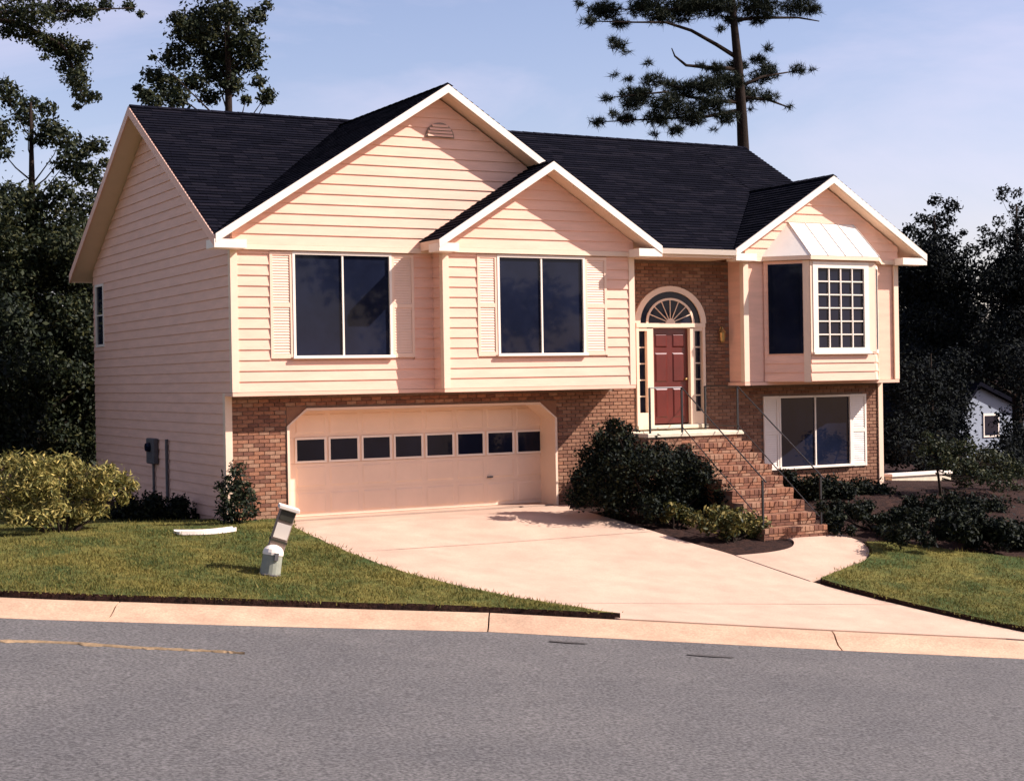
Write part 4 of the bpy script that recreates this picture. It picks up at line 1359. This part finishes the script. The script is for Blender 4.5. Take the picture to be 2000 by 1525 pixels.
line = [Vector((pb[0] + .25, YP, gz(pb[0], YP) - .3))] + [Vector(atY(u, v, YP)) for u, v in ((1454, 340), (1449, 230), (1441, 120), (1432, 30), (1424, -120), (1418, -280))]
mb.tube(line, [.34, .24, .20, .17, .13, .08, .03], 10)
for br in ([(1438, 112), (1400, 88), (1350, 60), (1300, 44), (1240, 44), (1160, 42)], [(1440, 135), (1380, 132), (1340, 128), (1318, 110), (1312, 95)], [(1446, 200), (1380, 196), (1300, 180), (1200, 190)],
           [(1447, 215), (1380, 228), (1300, 232), (1180, 238)], [(1444, 170), (1490, 150), (1560, 138)], [(1446, 190), (1500, 195), (1545, 212)], [(1434, 40), (1480, 35), (1560, 35), (1600, 42)],
           [(1432, 20), (1380, 12), (1300, 20), (1190, 18)], [(1443, 150), (1390, 160), (1330, 172), (1270, 158)]):
    pts = [Vector(atY(u, v, YP + .3 * math.sin(i))) for i, (u, v) in enumerate(br)]
    mb.tube(pts, list(np.linspace(.085, .02, len(pts))), 6)
mb.build('trunk', M['bark'], tr, smooth=True)
needles('crown', [(a, b, c, r * .92) for a, b, c, r in pc], 8200, .25, M['leaf_pine'], tr, per=12, flat=.5)

# broadleaf tree behind the left part of the roof
lt = [(400, 42, 50), (370, 62, 45), (420, 92, 55), (480, 82, 42), (500, 32, 26), (345, 112, 38), (430, 132, 52), (490, 120, 32), (300, 148, 24), (328, 166, 38), (285, 185, 22), (380, 160, 30),
      (452, 166, 32), (505, 160, 18), (522, 184, 20), (345, 192, 30), (440, 24, 36), (345, 36, 20), (300, 112, 9), (270, 172, 12), (520, 195, 18), (410, 190, 26), (470, 45, 24), (520, 12, 16), (395, -40, 60), (460, -50, 60), (430, -120, 60), (300, 200, 22), (480, 195, 14)]
YT = 19
bb = atY(455, 330, YT)
tree('broadleaf_tree', 'dark leafy tree standing behind the left end of the roof ridge', [(a, b, c, r * .85) for a, b, c, r in pxc(lt, YT, 1.0)], (bb[0], YT, gz(bb[0], YT)), tuple(atY(440, -120, YT)),   .22, 22000, .068, M['leaf_tree'])
# overhanging limb at top left, tree out of frame
nb = [(20, 30, 34), (70, 28, 36), (120, 22, 30), (165, 22, 24), (40, 60, 26), (75, 75, 22), (100, 88, 26), (125, 92, 30), (150, 105, 26), (140, 130, 28), (150, 155, 26), (158, 178, 18), (165, 192, 16), (185, 188, 14), (150, 208, 10), (170, 88, 12),
      (86, 112, 9), (250, 12, 14), (275, 28, 10), (205, 10, 16), (12, 62, 16), (-60, 30, 50), (-140, 60, 70), (-90, -20, 60), (30, -30, 50), (120, -20, 30), (-60, 130, 40)]
YN = 3.0
bn = atY(-190, 900, YN)
tree('broadleaf_tree', 'dark overhanging leafy limb of a tree beyond the left edge', pxc(nb, YN, .5), (bn[0], YN, gz(bn[0], YN)), tuple(atY(-170, -80, YN)), .2, 26000, .036, M['leaf_tree'], every=40, arms=[[(-185, 120), (-90, 45), (0, 26), (80, 24), (165, 20), (262, 16)], [(-90, 45), (10, 40), (85, 70), (130, 100), (145, 150), (168, 200)], [(-185, 60), (-120, 60), (-60, 130)]], armY=YN)
# trees left of the house, front to back
lm = [(12, 170, 22), (25, 192, 26), (60, 202, 18), (92, 212, 20), (50, 228, 26), (98, 248, 24), (118, 268, 28), (78, 272, 22), (150, 292, 32), (190, 286, 22), (130, 318, 30), (168, 338, 34), (205, 318, 14), (8, 300, 16), (20, 382, 34), (62, 392, 40),
      (120, 372, 30), (172, 398, 36), (100, 430, 60), (155, 450, 44), (30, 455, 60), (192, 360, 16), (80, 500, 70), (140, 520, 60), (20, 540, 60), (-40, 420, 90), (-30, 260, 60)] + [(15 + 55 * (k % 4), 480 + 62 * (k // 4), 46) for k in range(28)]
YM = 14
bm_ = atY(70, 900, YM)
tree('broadleaf_tree', 'ragged tall tree left of the house with sky showing through', pxc(lm, YM, 1.2), (bm_[0], YM, gz(bm_[0], YM)), tuple(atY(60, 200, YM)), .2, 52000, .065, M['leaf_tree'])
def blob_rect(u0, u1, v0, v1, n, r0, r1):
    return [(random.uniform(u0, u1), random.uniform(v0, v1), random.uniform(r0, r1)) for _ in range(n)]
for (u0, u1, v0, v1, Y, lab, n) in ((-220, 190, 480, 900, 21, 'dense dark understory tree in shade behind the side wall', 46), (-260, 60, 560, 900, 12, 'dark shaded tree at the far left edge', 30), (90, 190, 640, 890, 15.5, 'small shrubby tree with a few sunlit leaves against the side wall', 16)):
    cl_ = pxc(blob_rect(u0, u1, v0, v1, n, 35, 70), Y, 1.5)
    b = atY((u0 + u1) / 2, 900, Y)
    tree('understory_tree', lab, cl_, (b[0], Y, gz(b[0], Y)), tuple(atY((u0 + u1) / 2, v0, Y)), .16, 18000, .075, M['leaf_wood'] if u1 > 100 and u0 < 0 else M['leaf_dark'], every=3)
# trees right of the house
rt1 = [(1828, 392, 15), (1858, 402, 18), (1800, 428, 16), (1838, 432, 28), (1778, 452, 20), (1812, 462, 26), (1850, 470, 24), (1765, 478, 12), (1880, 455, 9)]
rt1 += blob_rect(1770, 1880, 500, 760, 26, 26, 50)
b = atY(1822, 900, 18)
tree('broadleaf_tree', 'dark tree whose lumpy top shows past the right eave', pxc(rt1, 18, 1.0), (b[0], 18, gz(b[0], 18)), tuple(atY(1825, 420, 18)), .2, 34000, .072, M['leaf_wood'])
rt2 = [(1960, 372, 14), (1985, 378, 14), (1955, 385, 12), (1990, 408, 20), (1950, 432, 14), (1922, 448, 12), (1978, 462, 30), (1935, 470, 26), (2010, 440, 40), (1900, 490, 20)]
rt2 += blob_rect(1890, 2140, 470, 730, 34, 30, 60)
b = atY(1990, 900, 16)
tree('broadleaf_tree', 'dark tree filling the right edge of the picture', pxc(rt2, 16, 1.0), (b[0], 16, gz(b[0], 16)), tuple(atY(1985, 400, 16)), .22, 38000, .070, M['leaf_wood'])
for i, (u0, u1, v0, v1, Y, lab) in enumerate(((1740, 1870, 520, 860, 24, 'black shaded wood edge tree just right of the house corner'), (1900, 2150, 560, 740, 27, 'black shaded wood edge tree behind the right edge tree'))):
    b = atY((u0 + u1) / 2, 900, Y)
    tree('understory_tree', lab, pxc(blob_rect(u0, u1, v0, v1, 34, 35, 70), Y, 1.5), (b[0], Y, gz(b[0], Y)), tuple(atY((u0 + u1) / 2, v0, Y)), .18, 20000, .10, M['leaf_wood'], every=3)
for (u0, u1, v0, v1, Y, lab, n) in ((1765, 1872, 690, 950, 7.5, 'dark bushy tree between the retaining wall and the woods', 26), (1965, 2120, 680, 960, 7.0, 'dark bushy tree low at the right edge', 46), (1775, 1990, 860, 985, 4.5, 'dark thicket below the neighbouring gable', 40), (1745, 1850, 845, 905, 6.0, 'low dark thicket just behind the pale retaining wall', 18)):
    b = atY((u0 + u1) / 2, 940, Y)
    tree('understory_tree', lab, pxc(blob_rect(u0, u1, v0, v1, n, 24, 44), Y, 1.0), (b[0], Y, gz(b[0], Y)), tuple(atY((u0 + u1) / 2, v0, Y)), .08, 18000, .055, M['leaf_wood'], every=4)
# the wood behind
def wood(u0, u1, v0, v1, Y, n, cnt, lab):
    cl_ = pxc([(random.uniform(u0, u1), v0 + (v1 - v0) * random.random() ** .8, random.uniform(50, 95)) for _ in range(n)], Y, 3.0)
    o = leaves('woods', cl_, cnt, .17, M['leaf_wood'], None, shell=.2)
    tag(o, lab, 'woods', kind='stuff')
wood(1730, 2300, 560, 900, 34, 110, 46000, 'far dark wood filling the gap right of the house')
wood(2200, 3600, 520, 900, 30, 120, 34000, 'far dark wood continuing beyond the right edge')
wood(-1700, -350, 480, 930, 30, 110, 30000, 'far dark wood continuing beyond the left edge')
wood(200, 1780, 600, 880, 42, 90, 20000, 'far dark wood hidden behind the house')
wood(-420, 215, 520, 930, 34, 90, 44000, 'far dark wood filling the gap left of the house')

cl_ = []  # unseen trees behind the viewer, added so the window panes reflect something dark
for k in range(130):
    x = random.uniform(-90, 50); y = -62 + random.uniform(-7, 7); z = 1.5 + 11 * random.random() ** 1.3
    cl_.append((x, y, z, random.uniform(1.6, 3.2)))
tag(leaves('woods', cl_, 30000, .38, M['leaf_dark'], None, shell=.2), 'unseen tree line across the street behind the viewer, added for the window reflections', 'woods', kind='stuff')

# neighbour's house glimpsed through the trees
NY = 26
na = atY(1880, 860, NY); nb2 = atY(1935, 745, NY)
nh = thing('neighbour_house', 'pale blue grey gable of a neighbouring house glimpsed through the trees', 'house', (na[0], NY, gz(na[0], NY)))
nz0, nzt = gz(na[0], NY) - .5, nb2[2]
nw = 5.5
MB().prism([(na[0] - .2, NY, nz0), (na[0] + nw, NY, nz0), (na[0] + nw, NY, nzt - 1.9), (na[0] + .9, NY, nzt - .2), (na[0] - .2, NY, nzt - 1.3)], (0, 6, 0)).build('wall', M['bluegrey'], nh)
MB().prism([(na[0] - .6, NY - .3, nzt - 1.62), (na[0] + .9, NY - .3, nzt), (na[0] + nw + .5, NY - .3, nzt - 2.0), (na[0] + nw + .5, NY - .3, nzt - 2.2), (na[0] + .9, NY - .3, nzt - .19), (na[0] - .6, NY - .3, nzt - 1.8)], (0, 6.6, 0)).build('roof', M['shingle'], nh)
wd_ = box('window', M['white'], nh, na[0] + 1.3, na[0] + 2.3, NY - .05, NY - .002, nzt - 2.6, nzt - 1.5)
box('pane', M['glass'], wd_, na[0] + 1.38, na[0] + 2.22, NY - .065, NY - .051, nzt - 2.5, nzt - 1.6)

# ------------------------------------------------------------------ shrubs
def shrub(name, label, blobs, base, cnt, size, m, group=None, jit=.3, asp=.5, cat='shrub', stem=.03, shell=.45):
    Y = float(ground(*base)[1]) if isinstance(base, tuple) else base
    cl_ = pxc(blobs, Y, jit)
    cx_ = float(np.mean([c[0] for c in cl_])); zlow = min(c[2] - c[3] for c in cl_)
    zg = gz(cx_, Y)
    t = thing(name, label, cat, (cx_, Y, zg), group)
    mb = MB()
    for c in cl_[::max(1, len(cl_) // 8)]:
        mb.tube([(cx_ + random.uniform(-.1, .1), Y + random.uniform(-.1, .1), zg - .08), ((cx_ + c[0]) / 2, (Y + c[1]) / 2, zg + (c[2] - zg) * .4), c[:3]], [stem, stem * .7, stem * .3], 5)
    mb.build('stems', M['bark'], t)
    leaves('foliage', cl_, cnt, size, m, t, shell=shell, flat=.9, asp=asp)
    return t
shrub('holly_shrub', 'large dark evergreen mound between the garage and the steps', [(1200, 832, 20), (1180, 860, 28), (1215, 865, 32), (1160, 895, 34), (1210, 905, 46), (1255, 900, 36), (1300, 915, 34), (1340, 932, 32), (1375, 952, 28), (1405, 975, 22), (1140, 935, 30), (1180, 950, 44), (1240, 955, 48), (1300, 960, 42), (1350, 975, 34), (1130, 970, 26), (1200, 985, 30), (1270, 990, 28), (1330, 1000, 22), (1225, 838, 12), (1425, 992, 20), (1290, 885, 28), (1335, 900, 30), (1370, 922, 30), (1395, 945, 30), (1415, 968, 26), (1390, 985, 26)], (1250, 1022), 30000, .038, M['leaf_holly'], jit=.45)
shrub('variegated_shrub', 'low yellow green shrub at the tip of the mulch bed by the walk', [(1400, 1005, 22), (1430, 1015, 26), (1460, 1020, 24), (1485, 1028, 20), (1380, 1025, 20), (1420, 1035, 20), (1465, 1040, 14), (1360, 1010, 14)], (1430, 1056), 2600, .045, M['leaf_mid'], jit=.2, shell=.6)
shrub('variegated_shrub', 'small yellow green tuft below the dark evergreen mound', [(1310, 992, 14), (1330, 1000, 15), (1345, 1015, 13), (1300, 1010, 10)], (1330, 1030), 1100, .045, M['leaf_mid'], jit=.15, shell=.6)
shrub('golden_bush', 'loose golden green bush in sun at the far left of the lawn', [(20, 905, 26), (60, 910, 30), (100, 912, 30), (140, 920, 30), (190, 930, 28), (230, 938, 24), (255, 948, 16), (40, 945, 32), (90, 950, 34), (150, 955, 34), (200, 960, 26), (60, 985, 26), (110, 995, 26), (160, 1000, 22), (20, 975, 30), (-30, 930, 40), (215, 915, 12), (130, 895, 12), (30, 1008, 22), (80, 1012, 22), (140, 1014, 20), (190, 995, 22), (240, 970, 16), (-20, 1000, 26)], .15, 14000, .05, M['leaf_gold'], jit=.6, asp=.28, shell=.2)
shrub('corner_shrub', 'spindly dark shrub at the garage corner of the house', [(462, 915, 16), (455, 940, 22), (475, 955, 22), (450, 970, 24), (485, 975, 18), (465, 995, 26), (440, 1000, 20), (490, 1000, 16), (455, 1020, 18), (430, 950, 12)], -.15, 2000, .05, M['leaf_dark'], jit=.12, asp=.35, stem=.015)
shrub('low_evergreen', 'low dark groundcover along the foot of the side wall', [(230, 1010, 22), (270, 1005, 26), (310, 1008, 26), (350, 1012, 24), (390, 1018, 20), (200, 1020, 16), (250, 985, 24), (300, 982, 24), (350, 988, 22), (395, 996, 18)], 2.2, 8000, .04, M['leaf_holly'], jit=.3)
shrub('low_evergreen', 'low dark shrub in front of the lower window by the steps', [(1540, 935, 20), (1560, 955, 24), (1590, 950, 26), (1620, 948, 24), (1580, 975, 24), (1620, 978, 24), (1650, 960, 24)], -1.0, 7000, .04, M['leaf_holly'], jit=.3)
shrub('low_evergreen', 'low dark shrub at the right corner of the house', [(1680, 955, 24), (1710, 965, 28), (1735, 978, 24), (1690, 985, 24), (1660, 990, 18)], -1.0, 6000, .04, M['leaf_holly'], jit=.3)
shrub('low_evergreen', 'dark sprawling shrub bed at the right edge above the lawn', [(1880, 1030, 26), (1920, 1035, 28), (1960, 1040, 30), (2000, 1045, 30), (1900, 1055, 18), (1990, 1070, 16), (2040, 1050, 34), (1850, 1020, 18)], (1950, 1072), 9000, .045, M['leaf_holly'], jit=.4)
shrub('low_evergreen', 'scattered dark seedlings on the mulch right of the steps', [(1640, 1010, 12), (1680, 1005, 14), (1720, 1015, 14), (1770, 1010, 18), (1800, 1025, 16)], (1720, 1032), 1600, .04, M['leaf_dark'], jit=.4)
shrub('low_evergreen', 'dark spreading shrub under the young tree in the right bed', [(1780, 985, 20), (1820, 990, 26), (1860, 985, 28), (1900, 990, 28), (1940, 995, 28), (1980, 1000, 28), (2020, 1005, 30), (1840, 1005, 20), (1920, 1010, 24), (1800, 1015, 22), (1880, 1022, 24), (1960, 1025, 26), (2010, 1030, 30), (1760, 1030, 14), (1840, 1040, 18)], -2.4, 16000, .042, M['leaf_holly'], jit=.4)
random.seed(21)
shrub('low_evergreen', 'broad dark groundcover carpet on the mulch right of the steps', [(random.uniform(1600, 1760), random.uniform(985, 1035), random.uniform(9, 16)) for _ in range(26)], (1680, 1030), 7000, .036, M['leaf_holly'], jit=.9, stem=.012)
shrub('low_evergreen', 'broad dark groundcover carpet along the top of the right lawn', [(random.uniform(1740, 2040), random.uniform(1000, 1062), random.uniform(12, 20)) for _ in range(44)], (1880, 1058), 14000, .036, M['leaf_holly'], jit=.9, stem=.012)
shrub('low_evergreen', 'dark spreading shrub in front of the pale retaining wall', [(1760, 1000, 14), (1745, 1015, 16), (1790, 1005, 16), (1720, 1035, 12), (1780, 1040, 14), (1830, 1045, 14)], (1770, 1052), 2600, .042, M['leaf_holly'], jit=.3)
yt = [(1800, 880, 18), (1830, 868, 24), (1860, 880, 26), (1890, 872, 24), (1850, 905, 26), (1890, 910, 26), (1930, 890, 26), (1960, 905, 28), (1920, 930, 26), (1960, 940, 26), (1880, 940, 20), (1990, 920, 24), (1820, 905, 14), (1990, 960, 20), (1940, 965, 18), (1810, 850, 12)]
yb2 = -1.4
b = ground(1836, 985); b = atY(1836, 985, yb2)
tree('young_tree', 'thin young tree with loose sunlit leaves in the right bed', pxc(yt, yb2, .5), (b[0], yb2, gz(b[0], yb2)), tuple(atY(1850, 870, yb2)), .035, 4200, .042, M['leaf_tree'], every=1, shell=.4)
# low retaining wall and drain pipe beside the right corner
ra = atY(1742, 930, 2.4); rb = atY(1835, 935, 2.4)
rw = thing('retaining_wall', 'low pale concrete wall with white cap right of the house corner', 'wall', (ra[0], 2.4, gz(ra[0], 2.4)))
MB().box(ra[0], rb[0] + .4, 2.4, 2.65, -1.2, ra[2] - .02).build('wall_face', M['slab'], rw)
MB().box(ra[0] - .03, rb[0] + .43, 2.36, 2.69, ra[2] - .019, ra[2] + .06).build('cap', M['white'], rw, bevel=.01)
pa, pbb = atY(1746, 948, 1.2), atY(1818, 978, 1.0)
tag(MB().tube([pa, (Vector(pa) + Vector(pbb)) / 2 + Vector((0, 0, .02)), pbb], .05, 10).build('drain_pipe', M['iron'], smooth=True), 'black drain pipe sloping below the pale retaining wall', 'pipe')
